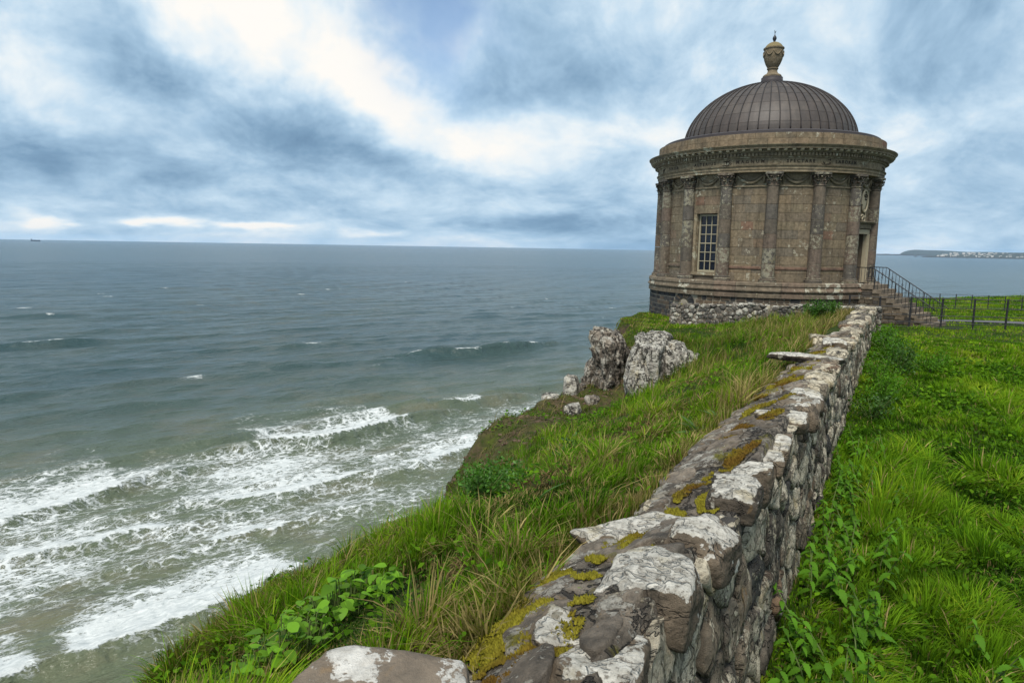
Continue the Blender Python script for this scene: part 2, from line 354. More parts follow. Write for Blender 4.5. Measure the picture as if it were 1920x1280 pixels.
def stone(name, stops, lichen=0.5, lich_col=(0.52, 0.50, 0.42), big=1.0, dark=0.5, spots=True, rough=0.9, bump=0.6, moss=0.0, island=True, yellow=0.25, var=0.35, lscale=1.0, topbias=0.0, streak=1.0, runs=0.0, cracks=0.0):
    """weathered stone: per-piece base colour, mottling, grime and pale crustose lichen"""
    m, nt = new_mat(name); p = wpos(nt)
    f = rnd(nt) if island else nt.noise(p, 1.3 * big, 3)
    base = nt.ramp(f, stops, 'CONSTANT' if island else 'LINEAR')
    mot = nt.noise(p, 7 * big, 6, 0.65)
    base = nt.mix(nt.step(mot, 0.25, 0.8), nt.mix(1.0, base, (1 - var,) * 3, 'MULTIPLY'), nt.mix(1.0, base, (1 + var,) * 3, 'MULTIPLY'))
    grime = nt.step(nt.noise(nt.vmath('MULTIPLY', p, (1, 1, 0.45)), 1.7 * big, 6, 0.65), 0.48, 0.72)
    base = nt.mix(nt.mul(grime, dark), base, (0.045, 0.042, 0.036))
    if runs: base = nt.mix(nt.mul(nt.step(nt.noise(nt.vmath('MULTIPLY', p, (1.0, 1.0, 0.10)), 5.5, 5, 0.62), 0.46, 0.74), runs), base, nt.mix(1.0, base, (0.42, 0.41, 0.38), 'MULTIPLY'))
    h = mot
    if lichen > 0:
        rl = nt.math('FRACT', nt.mul(f, 7.13)) if island else 0.5
        ps = nt.vmath('MULTIPLY', p, (1.0, 1.0, streak))
        warp = nt.vmath('ADD', ps, nt.vmath('MULTIPLY', nt.raw('ShaderNodeTexNoise', p, i_Scale=9.0 * big * lscale, i_Detail=3.0).outputs['Color'], (0.11 / big,) * 3))
        l1 = nt.add(nt.noise(warp, 3.2 * big * lscale, 8, 0.62), nt.mul(nt.sub(nt.noise(p, 26 * big, 5, 0.7), 0.5), 0.16))
        thr = nt.sub(0.80 - 0.36 * lichen, nt.mul(nt.sub(rl, 0.5), 0.30))
        if topbias: thr = nt.sub(thr, nt.mul(nt.sub(nt.raw('ShaderNodeSeparateXYZ', nt.raw('ShaderNodeNewGeometry').outputs['Normal']).outputs[2], 0.45), topbias))
        a = nt.raw('ShaderNodeMapRange', l1, thr, nt.add(thr, 0.022), 0.0, 1.0, interpolation_type='SMOOTHSTEP').outputs[0]
        if spots:
            v = nt.voro(warp, 6.0 * big * lscale); vs = nt.voro(p, 6.0 * big * lscale, out='Color')
            rr = nt.mul(nt.raw('ShaderNodeSeparateColor', vs).outputs[0], 0.34 * lichen + 0.04)
            a = nt.math('MAXIMUM', a, nt.step(nt.sub(rr, v), 0.0, 0.05))
        pit = nt.step(nt.noise(p, 24 * big, 5, 0.75), 0.36, 0.46)
        a = nt.mul(a, nt.mix(0.75, (1, 1, 1), pit))
        lc = nt.mix(nt.step(nt.noise(p, 11 * big, 7, 0.7), 0.3, 0.72), tuple(v * f_ for v, f_ in zip(lich_col, (0.58, 0.57, 0.55))), tuple(v * 1.14 for v in lich_col))
        lc = nt.mix(nt.step(nt.noise(nt.vmath('ADD', p, (8, 3, 5)), 4.0 * big, 5, 0.6), 0.52, 0.68), lc, nt.mix(1.0, lc, (0.86, 0.80, 0.66), 'MULTIPLY'))
        base = nt.mix(nt.mul(a, 0.93), base, lc)
        if yellow > 0:
            y = nt.step(nt.noise(nt.vmath('ADD', warp, (4, 9, 2)), 4.5 * big, 4, 0.6), 0.70 - 0.1 * yellow, 0.78 - 0.1 * yellow)
            base = nt.mix(nt.mul(y, 0.55 * yellow * 2), base, (0.30, 0.17, 0.05))
        h = nt.add(mot, nt.mul(a, 0.18))
    if moss > 0:
        nz = nt.raw('ShaderNodeSeparateXYZ', nt.raw('ShaderNodeNewGeometry').outputs['Normal']).outputs[2]
        mm = nt.mul(nt.step(nt.noise(p, 2.6, 6, 0.65), 0.62 - 0.18 * moss, 0.70 - 0.18 * moss), nt.step(nz, 0.25, 0.7))
        base = nt.mix(mm, base, nt.mix(nt.noise(p, 25, 3), (0.05, 0.055, 0.01), (0.22, 0.19, 0.02)))
    if cracks:
        cn = nt.noise(nt.vmath('MULTIPLY', p, (1.0, 1.0, 0.45)), 2.3 * big, 4, 0.6, 0.4); c2 = nt.noise(nt.vmath('MULTIPLY', nt.vmath('ADD', p, (5, 2, 7)), (0.6, 0.6, 1.5)), 3.1 * big, 4, 0.6)
        ck = nt.math('MAXIMUM', nt.step(nt.math('ABSOLUTE', nt.sub(cn, 0.5)), 0.022, 0.004), nt.mul(nt.step(nt.math('ABSOLUTE', nt.sub(c2, 0.5)), 0.016, 0.003), 0.8))
        base = nt.mix(nt.mul(ck, cracks), base, (0.030, 0.025, 0.020)); h = nt.sub(h, nt.mul(ck, 0.9))
    h = nt.add(h, nt.mul(nt.noise(p, 30 * big, 6, 0.75), 0.9))
    return finish(m, nt, principled(nt, base, rough, nt.bump(h, bump, 0.03 / big), 0.25))

ASHLAR = [(0.0, (0.178, 0.138, 0.090)), (0.16, (0.155, 0.122, 0.082)), (0.32, (0.195, 0.152, 0.098)), (0.46, (0.165, 0.130, 0.090)), (0.58, (0.145, 0.120, 0.088)), (0.70, (0.185, 0.134, 0.090)), (0.80, (0.172, 0.138, 0.090)), (0.95, (0.185, 0.112, 0.074)), (0.975, (0.195, 0.146, 0.092))]
M = {}
M['ashlar'] = stone('weathered_sandstone', ASHLAR, 0.30, (0.36, 0.33, 0.25), big=1.5, dark=0.40, bump=0.5, yellow=0.15, lscale=1.0, runs=.8)
M['column'] = stone('column_sandstone', [(0.0, (0.108, 0.090, 0.070)), (0.25, (0.128, 0.102, 0.075)), (0.5, (0.098, 0.086, 0.072)), (0.75, (0.135, 0.102, 0.078))], 0.58, (0.27, 0.25, 0.185), big=1.2, dark=0.45, bump=0.5, yellow=0.1, lscale=2.2, runs=.7)
M['trim'] = stone('trim_sandstone', [(0.0, (0.195, 0.156, 0.100)), (0.3, (0.172, 0.138, 0.090)), (0.6, (0.220, 0.174, 0.112)), (0.8, (0.195, 0.152, 0.095))], 0.34, (0.42, 0.40, 0.30), dark=0.55, bump=0.45, yellow=0.1)
M['parapet'] = stone('parapet_sandstone', [(0.0, (0.180, 0.135, 0.086)), (0.3, (0.165, 0.128, 0.082)), (0.55, (0.195, 0.145, 0.092)), (0.88, (0.215, 0.112, 0.068)), (0.93, (0.190, 0.150, 0.095))], 0.25, (0.36, 0.33, 0.25), dark=0.50, bump=0.4, yellow=0.1, runs=.8)
M['plinth'] = stone('plinth_sandstone', [(0.0, (0.145, 0.115, 0.080)), (0.35, (0.150, 0.110, 0.078)), (0.65, (0.138, 0.110, 0.076)), (0.90, (0.160, 0.100, 0.070))], 0.50, (0.42, 0.40, 0.32), dark=0.5, bump=0.6, yellow=0.1, runs=.6)
M['basalt'] = stone('dark_basalt', [(0.0, (0.035, 0.035, 0.037)), (0.3, (0.050, 0.048, 0.046)), (0.55, (0.028, 0.028, 0.030)), (0.72, (0.075, 0.062, 0.048)), (0.88, (0.095, 0.072, 0.052))], 0.12, dark=0.3, bump=0.8, yellow=0)
M['basalt_brown'] = stone('brown_basalt', [(0.0, (0.105, 0.076, 0.052)), (0.35, (0.085, 0.064, 0.047)), (0.6, (0.045, 0.042, 0.040)), (0.78, (0.125, 0.090, 0.060))], 0.15, dark=0.3, bump=0.8, yellow=0)
M['mortar'] = stone('lime_mortar', [(0.0, (0.25, 0.215, 0.165)), (1.0, (0.34, 0.295, 0.225))], 0.15, dark=0.4, island=False, yellow=0)
M['joint'] = plain('dark_joint', (0.115, 0.092, 0.066), 0.95, 0.35, 5)
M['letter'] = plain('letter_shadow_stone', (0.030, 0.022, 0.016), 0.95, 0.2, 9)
M['carving'] = plain('pale_carved_stone', (0.34, 0.29, 0.20), 0.85, 0.25, 9, bump=0.3)
M['urn'] = stone('urn_stone', [(0.0, (0.150, 0.116, 0.072)), (1.0, (0.185, 0.145, 0.092))], 0.15, (0.28, 0.22, 0.10), dark=0.6, island=False, yellow=0.2)
M['lid'] = plain('yellow_lichened_stone', (0.165, 0.130, 0.062), 0.9, 0.3, 6, bump=0.3)
def lead():
    m, nt = new_mat('brown_sheet_metal'); p = wpos(nt); f = rnd(nt)
    c = nt.ramp(f, [(0.0, (0.040, 0.032, 0.027)), (0.25, (0.046, 0.037, 0.031)), (0.5, (0.042, 0.033, 0.028)), (0.75, (0.051, 0.041, 0.034))], 'CONSTANT')
    st = nt.noise(nt.vmath('MULTIPLY', p, (1.0, 1.0, 0.35)), 4.0, 6, 0.65)
    c = nt.mix(nt.step(st, 0.35, 0.8), c, nt.mix(1.0, c, (1.65, 1.6, 1.55), 'MULTIPLY'))
    c = nt.mix(nt.step(nt.noise(p, 11, 3), 0.74, 0.80), c, (0.13, 0.17, 0.12))
    return finish(m, nt, principled(nt, c, 0.55, nt.bump(st, 0.15, 0.02), 0.4))
M['lead'] = lead()
M['seam'] = plain('dark_seam_metal', (0.030, 0.025, 0.024), 0.55, 0.3, 5)
M['flashing'] = plain('dark_flashing_metal', (0.050, 0.042, 0.042), 0.55, 0.35, 3, bump=0.1)
M['frame'] = plain('cream_paint', (0.30, 0.265, 0.18), 0.55, 0.12, 20)
M['wood'] = plain('dark_door_wood', (0.060, 0.040, 0.026), 0.6, 0.3, 8)
M['iron'] = plain('black_iron', (0.012, 0.012, 0.014), 0.5, 0.3, 12, spec=0.4)
M['step'] = stone('step_sandstone', [(0.0, (0.170, 0.135, 0.098)), (0.5, (0.150, 0.120, 0.088)), (0.8, (0.19, 0.150, 0.110))], 0.15, dark=0.3, bump=0.4, yellow=0)
M['stair_rubble'] = stone('stair_rubble', [(0.0, (0.105, 0.083, 0.058)), (0.4, (0.060, 0.052, 0.044)), (0.7, (0.145, 0.110, 0.075))], 0.3, (0.3, 0.28, 0.22), dark=0.5, bump=0.9)
M['tarmac'] = plain('grey_tarmac', (0.085, 0.083, 0.086), 0.9, 0.2, 8, bump=0.2)
def glass():
    m, nt = new_mat('window_glass'); p = wpos(nt)
    n = nt.bump(nt.noise(p, 5, 3), 0.10, 0.02)
    return finish(m, nt, principled(nt, (0.006, 0.008, 0.014), 0.06, n, 0.35))
M['glass'] = glass()

# garden-wall materials
RUB = [(0.0, (0.215, 0.170, 0.118)), (0.18, (0.150, 0.124, 0.095)), (0.34, (0.255, 0.200, 0.140)), (0.50, (0.180, 0.132, 0.090)), (0.66, (0.095, 0.085, 0.074)), (0.74, (0.310, 0.250, 0.180)), (0.88, (0.225, 0.148, 0.092))]
M['rubble'] = stone('rubble_stone', RUB, 0.92, (0.68, 0.60, 0.45), big=1.4, dark=0.6, bump=1.5, yellow=0.5, lscale=1.15, streak=.45, var=.5, cracks=.40)
M['rubble_grey'] = stone('grey_rubble_stone', [(0.0, (0.105, 0.094, 0.080)), (0.3, (0.075, 0.069, 0.062)), (0.6, (0.135, 0.118, 0.098)), (0.82, (0.060, 0.057, 0.053))], 0.72, (0.48, 0.46, 0.40), big=1.2, dark=0.6, bump=1.2, yellow=0.1, lscale=2.6)
M['coping'] = stone('white_lichened_coping', [(0.0, (0.140, 0.108, 0.075)), (0.4, (0.105, 0.084, 0.062)), (0.75, (0.170, 0.132, 0.092))], 0.72, (0.60, 0.57, 0.50), big=1.4, dark=0.6, bump=1.1, yellow=0.4, lscale=0.9, topbias=.34, var=.5, streak=.6, cracks=.30)
M['cap'] = stone('weathered_mortar_cap', [(0.0, (0.120, 0.098, 0.074)), (0.40, (0.230, 0.190, 0.145)), (0.55, (0.155, 0.128, 0.100)), (1.0, (0.32, 0.272, 0.212))], 0.66, (0.42, 0.39, 0.33), big=1.6, dark=0.8, bump=1.8, moss=0.30, island=False, yellow=0.5, lscale=2.4, var=.7, cracks=.8)
M['capslab'] = stone('cap_slab_stone', [(0.0, (0.135, 0.108, 0.080)), (0.25, (0.205, 0.165, 0.125)), (0.5, (0.165, 0.136, 0.105)), (0.75, (0.245, 0.200, 0.152))], 0.58, (0.44, 0.41, 0.35), big=1.6, dark=0.7, bump=1.6, moss=0.22, yellow=0.5, lscale=2.0, var=.6)
M['fgstone'] = stone('brown_capstone', [(0.0, (0.135, 0.108, 0.080)), (0.5, (0.165, 0.130, 0.095)), (1.0, (0.115, 0.095, 0.072))], 0.50, (0.54, 0.52, 0.475), big=0.9, dark=0.6, bump=0.7, island=False, yellow=0.2, lscale=1.1, spots=False, topbias=.16)
M['crag'] = stone('lichened_cliff_rock', [(0.0, (0.20, 0.175, 0.145)), (0.5, (0.29, 0.265, 0.225)), (1.0, (0.23, 0.205, 0.175))], 1.0, (0.58, 0.55, 0.475), big=1.2, dark=1.0, bump=1.8, island=False, yellow=0.3, lscale=1.3, cracks=.9, streak=.5)
M['crag_dark'] = stone('red_stained_cliff_rock', [(0.0, (0.13, 0.092, 0.066)), (0.5, (0.25, 0.21, 0.165)), (1.0, (0.18, 0.138, 0.102))], 0.82, (0.46, 0.425, 0.36), big=1.2, dark=0.9, bump=1.6, island=False, yellow=0.3, lscale=1.4, cracks=.9, streak=.5)

def leafy(name, col, trans=0.35, var=0.3, rough=0.55, tint=False, spec=0.25):
    m, nt = new_mat(name)
    if tint: c = nt.raw('ShaderNodeAttribute', attribute_name='tint').outputs['Color']
    else:
        f = rnd(nt); c = nt.mix(f, tuple(v * (1 - var) for v in col), tuple(min(1, v * (1 + var)) for v in col))
        c = nt.mix(nt.noise(wpos(nt), 30, 3), nt.mix(1.0, c, (0.8, 0.85, 0.8), 'MULTIPLY'), c)
    d = principled(nt, c, rough, None, spec)
    tr = nt('ShaderNodeBsdfTranslucent', nt.mix(1.0, c, (1.15, 1.25, 0.7), 'MULTIPLY'))
    mx = nt.raw('ShaderNodeMixShader', trans, d, tr)
    return finish(m, nt, mx.outputs[0])
M['grass'] = leafy('grass_blades', None, 0.38, tint=True, rough=0.7, spec=0.06)
M['leaf'] = leafy('broad_leaf', (0.110, 0.230, 0.014), 0.35, 0.5, 0.55, spec=0.15)
M['nettle'] = leafy('nettle_leaf', (0.080, 0.190, 0.012), 0.35, 0.35, 0.65, spec=0.12)
M['dock'] = leafy('dock_leaf', (0.085, 0.160, 0.045), 0.3, 0.25, 0.65, spec=0.12)
M['shrubleaf'] = leafy('shrub_leaf', (0.060, 0.150, 0.016), 0.3, 0.4, 0.5)
M['bushleaf'] = leafy('dark_shrub_leaf', (0.040, 0.100, 0.010), 0.25, 0.4, 0.5)
M['stem'] = plain('plant_stem', (0.085, 0.120, 0.030), 0.7, 0.3, 20)
M['moss'] = leafy('ochre_moss', None, 0.2, tint=True, rough=0.9, spec=0.05)
def ground():
    m, nt = new_mat('turf_and_soil'); p = wpos(nt)
    nz = nt.raw('ShaderNodeSeparateXYZ', nt.raw('ShaderNodeNewGeometry').outputs['Normal']).outputs[2]
    n1 = nt.noise(p, 0.8, 6, 0.6); n2 = nt.noise(p, 6, 6, 0.65); n3 = nt.noise(p, 30, 4, 0.7)
    turf = nt.mix(n1, (0.014, 0.028, 0.004), (0.045, 0.075, 0.008)); turf = nt.mix(n3, nt.mix(1.0, turf, (0.5, 0.5, 0.5), 'MULTIPLY'), turf)
    soil = nt.mix(n2, (0.018, 0.013, 0.008), (0.120, 0.078, 0.048))
    moss = nt.mix(n2, (0.015, 0.022, 0.004), (0.080, 0.095, 0.014))
    cl = nt.mix(nt.step(nt.add(n1, nt.mul(n2, 0.5)), 0.66, 0.86), soil, moss)
    steep = nt.step(nt.add(nz, nt.mul(nt.sub(n2, 0.5), 0.5)), 0.78, 0.56)
    ea = nt.raw('ShaderNodeAttribute', attribute_name='earth').outputs['Fac']
    c = nt.mix(nt.math('MAXIMUM', steep, nt.mul(ea, nt.step(n2, 0.25, 0.6))), turf, cl)
    return finish(m, nt, principled(nt, c, 0.95, nt.bump(nt.add(n2, nt.mul(n3, 0.5)), 0.9, 0.06), 0.15))
M['ground'] = ground()
M['earth'] = plain('brown_earth', (0.085, 0.057, 0.036), 0.95, 0.6, 3, bump=0.6)
def water():
    m, nt = new_mat('sea_water'); p = wpos(nt)
    af = nt.raw('ShaderNodeAttribute', attribute_name='foam').outputs['Fac']; at = nt.raw('ShaderNodeAttribute', attribute_name='turbid').outputs['Fac']
    mp = nt.raw('ShaderNodeMapping'); nt.put(mp.inputs[0], p); mp.inputs['Rotation'].default_value = (0, 0, R(-40)); q = mp.outputs[0]
    qs = nt.vmath('MULTIPLY', q, (1.0, 1.55, 0.0))
    wn = nt.raw('ShaderNodeTexNoise', qs, i_Scale=0.35, i_Detail=5.0, i_Roughness=0.6).outputs['Color']
    qw = nt.vmath('ADD', qs, nt.vmath('MULTIPLY', nt.vmath('SUBTRACT', wn, (0.5,) * 3), (4.2,) * 3))
    e1 = nt.voro(qw, 0.34, 'DISTANCE_TO_EDGE'); e2 = nt.voro(nt.vmath('ADD', qw, (3.7, 1.2, 0)), 0.85, 'DISTANCE_TO_EDGE')
    e3 = nt.voro(nt.vmath('ADD', qw, (1.7, 5.2, 0)), 1.9, 'DISTANCE_TO_EDGE')
    lace = nt.math('MAXIMUM', nt.step(e1, 0.20, 0.0), nt.math('MAXIMUM', nt.mul(nt.step(e2, 0.19, 0.0), 0.9), nt.mul(nt.step(e3, 0.22, 0.0), 0.75)))
    tex = nt.noise(qw, 0.9, 7, 0.72)
    patch = nt.noise(qs, 0.16, 4, 0.55)
    v = nt.add(nt.mul(af, 0.80), nt.add(nt.mul(nt.sub(lace, 0.50), 0.60), nt.add(nt.mul(nt.sub(tex, 0.5), 1.0), nt.mul(nt.sub(patch, 0.5), 0.9))))
    v = nt.mul(v, nt.step(af, 0.02, 0.14))
    foam = nt.step(v, 0.42, 0.78)
    c_deep = nt.mix(at, (0.013, 0.041, 0.053), (0.092, 0.108, 0.064))
    swirl = nt.noise(qs, 0.06, 5, 0.6)
    c_deep = nt.mix(nt.mul(nt.step(swirl, 0.45, 0.7), nt.mul(at, 0.5)), c_deep, (0.14, 0.115, 0.072))
    w1 = nt.noise(nt.vmath('MULTIPLY', q, (0.55, 1.0, 1.0)), 0.55, 5, 0.6); w2 = nt.noise(nt.vmath('MULTIPLY', q, (0.45, 1.0, 1.0)), 0.075, 5, 0.62)
    w3 = nt.noise(nt.vmath('MULTIPLY', q, (0.35, 1.0, 1.0)), 0.014, 5, 0.62)
    w0 = nt.noise(nt.vmath('MULTIPLY', q, (0.5, 1.0, 1.0)), 0.22, 5, 0.62)
    h = nt.add(nt.mul(w1, 0.75), nt.add(nt.mul(w0, 1.9), nt.add(nt.mul(w2, 3.2), nt.mul(w3, 9.0))))
    nb = nt.bump(h, 0.85, 1.0)
    wat = nt.raw('ShaderNodeBsdfPrincipled'); nt.put(wat.inputs['Base Color'], c_deep); nt.put(wat.inputs['Roughness'], 0.22)
    wat.inputs['IOR'].default_value = 1.33; nt.put(wat.inputs['Normal'], nb); nt.put(wat.inputs['Specular IOR Level'], 0.30)
    fb = nt.bump(nt.add(foam, tex), 0.7, 0.25)
    fo = principled(nt, nt.mix(nt.step(tex, .3, .75), (0.36, 0.385, 0.38), (0.62, 0.63, 0.61)), 0.9, fb, 0.1)
    return finish(m, nt, nt.raw('ShaderNodeMixShader', foam, wat.outputs[0], fo).outputs[0])
M['water'] = water()
M['hill'] = plain('far_hillside', (0.045, 0.055, 0.050), 0.95, 0.5, 0.004)
M['shore'] = plain('far_shore_rock', (0.035, 0.034, 0.034), 0.95, 0.4, 0.01)
M['townwall'] = plain('white_render', (0.36, 0.35, 0.33), 0.8, 0.2, 0.02)
M['hull'] = plain('dark_hull_paint', (0.020, 0.022, 0.035), 0.6, 0.2, 0.1)
M['sand'] = plain('wet_sand', (0.145, 0.118, 0.085), 0.5, 0.2, 0.3)
# ------------------------------------------------------------------ ground and cliff
sv = nonuni(-5, 150, [(-5, .12), (1, .075), (9, .10), (20, .16), (34, .4), (60, .9), (82, 3)])
tv = np.concatenate([-nonuni(0, 150, [(0, .14), (3, .3), (10, .7), (30, 2), (60, 6)])[::-1], nonuni(0, 48, [(0, .10), (1.0, .085), (11, .14), (14, .4), (22, 1.5)])[1:]])
S2, T2 = np.meshgrid(sv, tv, indexing='ij')
Z2 = terrain(S2, T2)
P3 = W(S2, T2, 0.0); P3[..., 2] = Z2
over = np.maximum(0, T2 - edge_t(S2))
lump = (0.20 * fbm(P3 * 1.5, 5, .6) - .16 * np.clip(.2 - np.abs(fbm(P3 * 1.1 + 7, 4)), 0, 1) * 5) * sst(over, 0.0, 0.7)
P3[..., 2] += lump; P3[..., 0] += lump * 1.2 * NX; P3[..., 1] += lump * 1.2 * NY
earth = sst(S2, 8.4, 9.6) * (1 - sst(S2, 18.6, 19.6)) * sst(T2 - np.interp(S2, [8, 10, 12, 15, 18.5], [4.6, 5.4, 5.5, 5.3, 4.4]), -.3, .4)
g = ob('ground', grid('ground', P3, attrs={'earth': earth.ravel()}), M['ground']); tag(g, 'grassy clifftop and steep brown cliff edge above the sea', kind='structure')

# tarmac path from the foot of the steps, draped 2 cm over the lawn
pc = np.array([(15.4, 27.0), (16.4, 27.6), (18.0, 27.7), (20.0, 27.4), (23.0, 26.8), (27.0, 26.0), (34.0, 25.0)])
pa = np.linspace(0, 1, 60); k = np.linspace(0, 1, len(pc)); cx_ = np.interp(pa, k, pc[:, 0]); cy_ = np.interp(pa, k, pc[:, 1])
dxy = np.gradient(np.stack([cx_, cy_], 1), axis=0); dxy /= np.linalg.norm(dxy, axis=1)[:, None]
rows = []
for o_ in np.linspace(-0.6, 0.6, 7):
    X = cx_ - dxy[:, 1] * o_; Y = cy_ + dxy[:, 0] * o_; s_, t_ = ST(X, Y); rows.append(np.stack([X, Y, terrain(s_, t_) + 0.035], -1))
tag(ob('path', grid('path', np.stack(rows, 1)[:, ::-1]), M['tarmac']), 'grey tarmac path leading to the temple steps', kind='structure')

# ------------------------------------------------------------------ sea: a radial sheet with real swell out to the horizon
ev1 = np.array([.766, .643]); ev2 = np.array([-.643, .766])
rr = [38.0]
while rr[-1] < 1500: rr.append(rr[-1] * (1.0046 if rr[-1] < 420 else 1.0085))
while rr[-1] < 25000: rr.append(rr[-1] * 1.12)
rr = np.array(rr)
aa = np.radians(np.concatenate([np.arange(-100, -50, 2.0), np.arange(-50, 40, 0.24), np.arange(40, 101, 2.0)]))
RR, AA = np.meshgrid(rr, aa, indexing='ij')
X = RR * np.sin(AA); Y = RR * np.cos(AA)
a_ = X * ev1[0] + Y * ev1[1]; b_ = X * ev2[0] + Y * ev2[1]
z0 = np.zeros_like(a_)
fade = 1 - sst(RR, 700, 1450)
wob = 4.0 * fbm(np.stack([a_ * .02, b_ * .02, z0], -1), 3)
H = np.zeros_like(a_)
# offshore swell and chop, crests along a
for lam, amp, ph, sk in ((27, .34, 0.3, .10), (17, .20, 1.9, -.16), (11, .19, 4.1, .22), (6.5, .125, 2.2, -.30), (4.1, .05, 0.7, .38)):
    amod = 0.45 + 0.9 * np.clip(0.5 + fbm(np.stack([a_ / lam * .20, b_ / lam * .45, z0 + lam], -1), 2), 0, 1)
    ang = 2 * np.pi * (b_ + wob + sk * a_) / lam + ph
    c = 1 - np.abs(np.sin(ang / 2)); H += amp * amod * (c * 1.6 - 0.6) * 1.25 * np.minimum(1, lam * 42 / RR)
H += 0.10 * fbm(np.stack([a_ * .28, b_ * .55, z0], -1), 3) * np.minimum(1, 300 / RR)
surf = 1 - sst(b_, 132, 146)
H *= (1 - 0.55 * surf)
foam = np.zeros_like(a_)
def seg(a, a0, a1, e=4.0): return sst(a, a0 - e, a0 + e) * (1 - sst(a, a1 - e, a1 + e))
def line(pts): 
    p = np.array(pts, float); return np.interp(a_, p[:, 0], p[:, 1])
# (b along a, a-range, crest height, crest width, foam amount, foam decay seaward)
BREAK = [([(30, 131), (49, 129), (57, 125), (67, 127), (78, 130), (100, 133), (140, 132)], 47, 79, 1.5, 4.5, 1.7, 12.0),
         ([(-30, 112), (4, 115), (12, 117), (17, 119), (24, 124)], -60, 21, 1.0, 4.0, 1.65, 13.0),
         ([(-20, 101), (10, 101), (21, 99.5)], -30, 22, 0.6, 3.0, 1.25, 5.0),
         ([(26, 107), (34, 103), (42, 102.5), (50, 103), (66, 104)], 30, 54, 0.6, 3.0, 1.3, 8.0),
         ([(20, 91), (34, 91.5), (50, 92)], 25, 36, 0.5, 2.6, 1.25, 4.0),
         ([(-20, 73.5), (9, 73), (15, 73.4), (23, 74.4), (30, 77), (60, 84)], 7, 31, 0.6, 2.8, 1.8, 8.0),
         ([(-20, 73), (1, 73), (7, 72)], -30, 4, 0.25, 2.6, 1.4, 6.0),
         ([(60, 101), (72, 104), (90, 108)], 66, 84, 0.6, 3.0, 1.4, 7.0),
         ([(40, 82), (60, 84)], 46, 52, 0.3, 1.6, 0.9, 2.0),
         ([(90, 137), (98, 134), (106, 136)], 95, 105, 1.5, 4.5, 1.25, 5.0),
         ([(120, 212), (150, 199), (200, 204)], 127, 131, 0.9, 4.0, 1.0, 6.0), ([(120, 212), (150, 199), (200, 204)], 143, 151, 0.9, 4.0, 1.05, 6.0),
         ([(120, 212), (150, 199), (200, 204)], 164, 167, 0.9, 4.0, 1.0, 4.0), ([(120, 212), (150, 199), (200, 204)], 177, 183, 0.9, 4.0, 1.0, 5.0),
         ([(0, 430), (100, 422)], 40, 46, 0.6, 6.0, 1.1, 9.0), ([(0, 308), (100, 306)], 21, 27, 0.6, 5.0, 1.0, 7.0), ([(0, 308), (100, 306)], 29, 34, 0.6, 5.0, 1.0, 5.0),
         ([(100, 255), (130, 255)], 109, 114, 0.5, 4.0, 1.0, 5.0), ([(100, 450), (140, 446)], 121, 125, 0.5, 6.0, 1.0, 8.0)]
for pts, a0, a1, hgt, wid, fo, dec in BREAK:
    d = b_ - line(pts) + 0.7 * vnoise(np.stack([a_ * .45, b_ * .1, z0], -1)) + 0.35 * vnoise(np.stack([a_ * 1.5, b_ * .3, z0], -1))
    sg = seg(a_, a0, a1, 2.2); wide = seg(a_, a0 - 14, a1 + 14, 9)
    H += 1.5 * hgt * wide * np.where(d < 0, np.exp(-(d / (wid * .45)) ** 2), np.exp(-(d / wid) ** 2)) * fade
    foam = np.maximum(foam, fo * sg * np.where(d < -0.6, 0, np.where(d < 0.2, sst(d, -0.6, 0.1), np.exp(-np.maximum(d - 1.0, 0) / dec))))
# long unbroken green ridges
for pts, hgt, wid in (([(-40, 134), (14, 137), (26, 139), (40, 138), (52, 141)], 1.1, 3.8), ([(20, 109), (34, 109), (45, 109), (60, 112), (75, 112)], 0.7, 2.8), ([(-80, 165), (20, 163), (80, 160), (150, 158)], 0.55, 5), ([(90, 211), (150, 199), (240, 206)], 0.8, 4.5), ([(-100, 310), (100, 306)], 0.6, 6), ([(-50, 185), (60, 182), (160, 178)], 0.45, 5)):
    d = b_ - line(pts); H += 1.5 * hgt * np.where(d < 0, np.exp(-(d / (wid * .5)) ** 2), np.exp(-(d / wid) ** 2)) * (0.75 + 0.5 * fbm(np.stack([a_ * .05, z0, z0], -1), 2)) * fade
# residual surf foam between the lines: broad patches, calmer hollows
zone = (1 - sst(b_ + 5 * fbm(np.stack([a_ * .06, b_ * .06, z0], -1), 3), 128, 140)) * (1 - sst(a_, 165, 230))
pat = 0.5 + 1.05 * fbm(np.stack([a_ * .045, b_ * .085, z0 + 4.2], -1), 4)
res = np.clip(0.10 + 0.58 * pat, 0, 0.70) * (1 - .45 * sst(b_, 116, 124) * sst(a_, 22, 32) * (1 - sst(a_, 100, 115)))
for ca, cb, ra, rb, k_ in ((12, 83, 11, 6, .55), (44, 86, 14, 4.5, .6), (58, 114, 12, 4, .5), (66, 118, 10, 5, .35), (45, 80, 12, 5, .7), (26, 67, 30, 5, .55), (40, 133, 16, 3, .6), (70, 92, 14, 6, .4)):
    res *= 1 - k_ * np.exp(-((a_ - ca) / ra) ** 2 - ((b_ - cb) / rb) ** 2)
for ca, cb, ra, rb, k_ in ((48, 117, 16, 8, .30), (90, 118, 22, 10, .32), (30, 124, 24, 7, .22), (15, 106, 20, 6, .18), (27, 97, 12, 5, .2), (26, 84, 7, 5, .22), (100, 128, 20, 5, .15)):
    res += k_ * np.exp(-((a_ - ca) / ra) ** 2 - ((b_ - cb) / rb) ** 2)
foam = np.maximum(foam, res * zone)
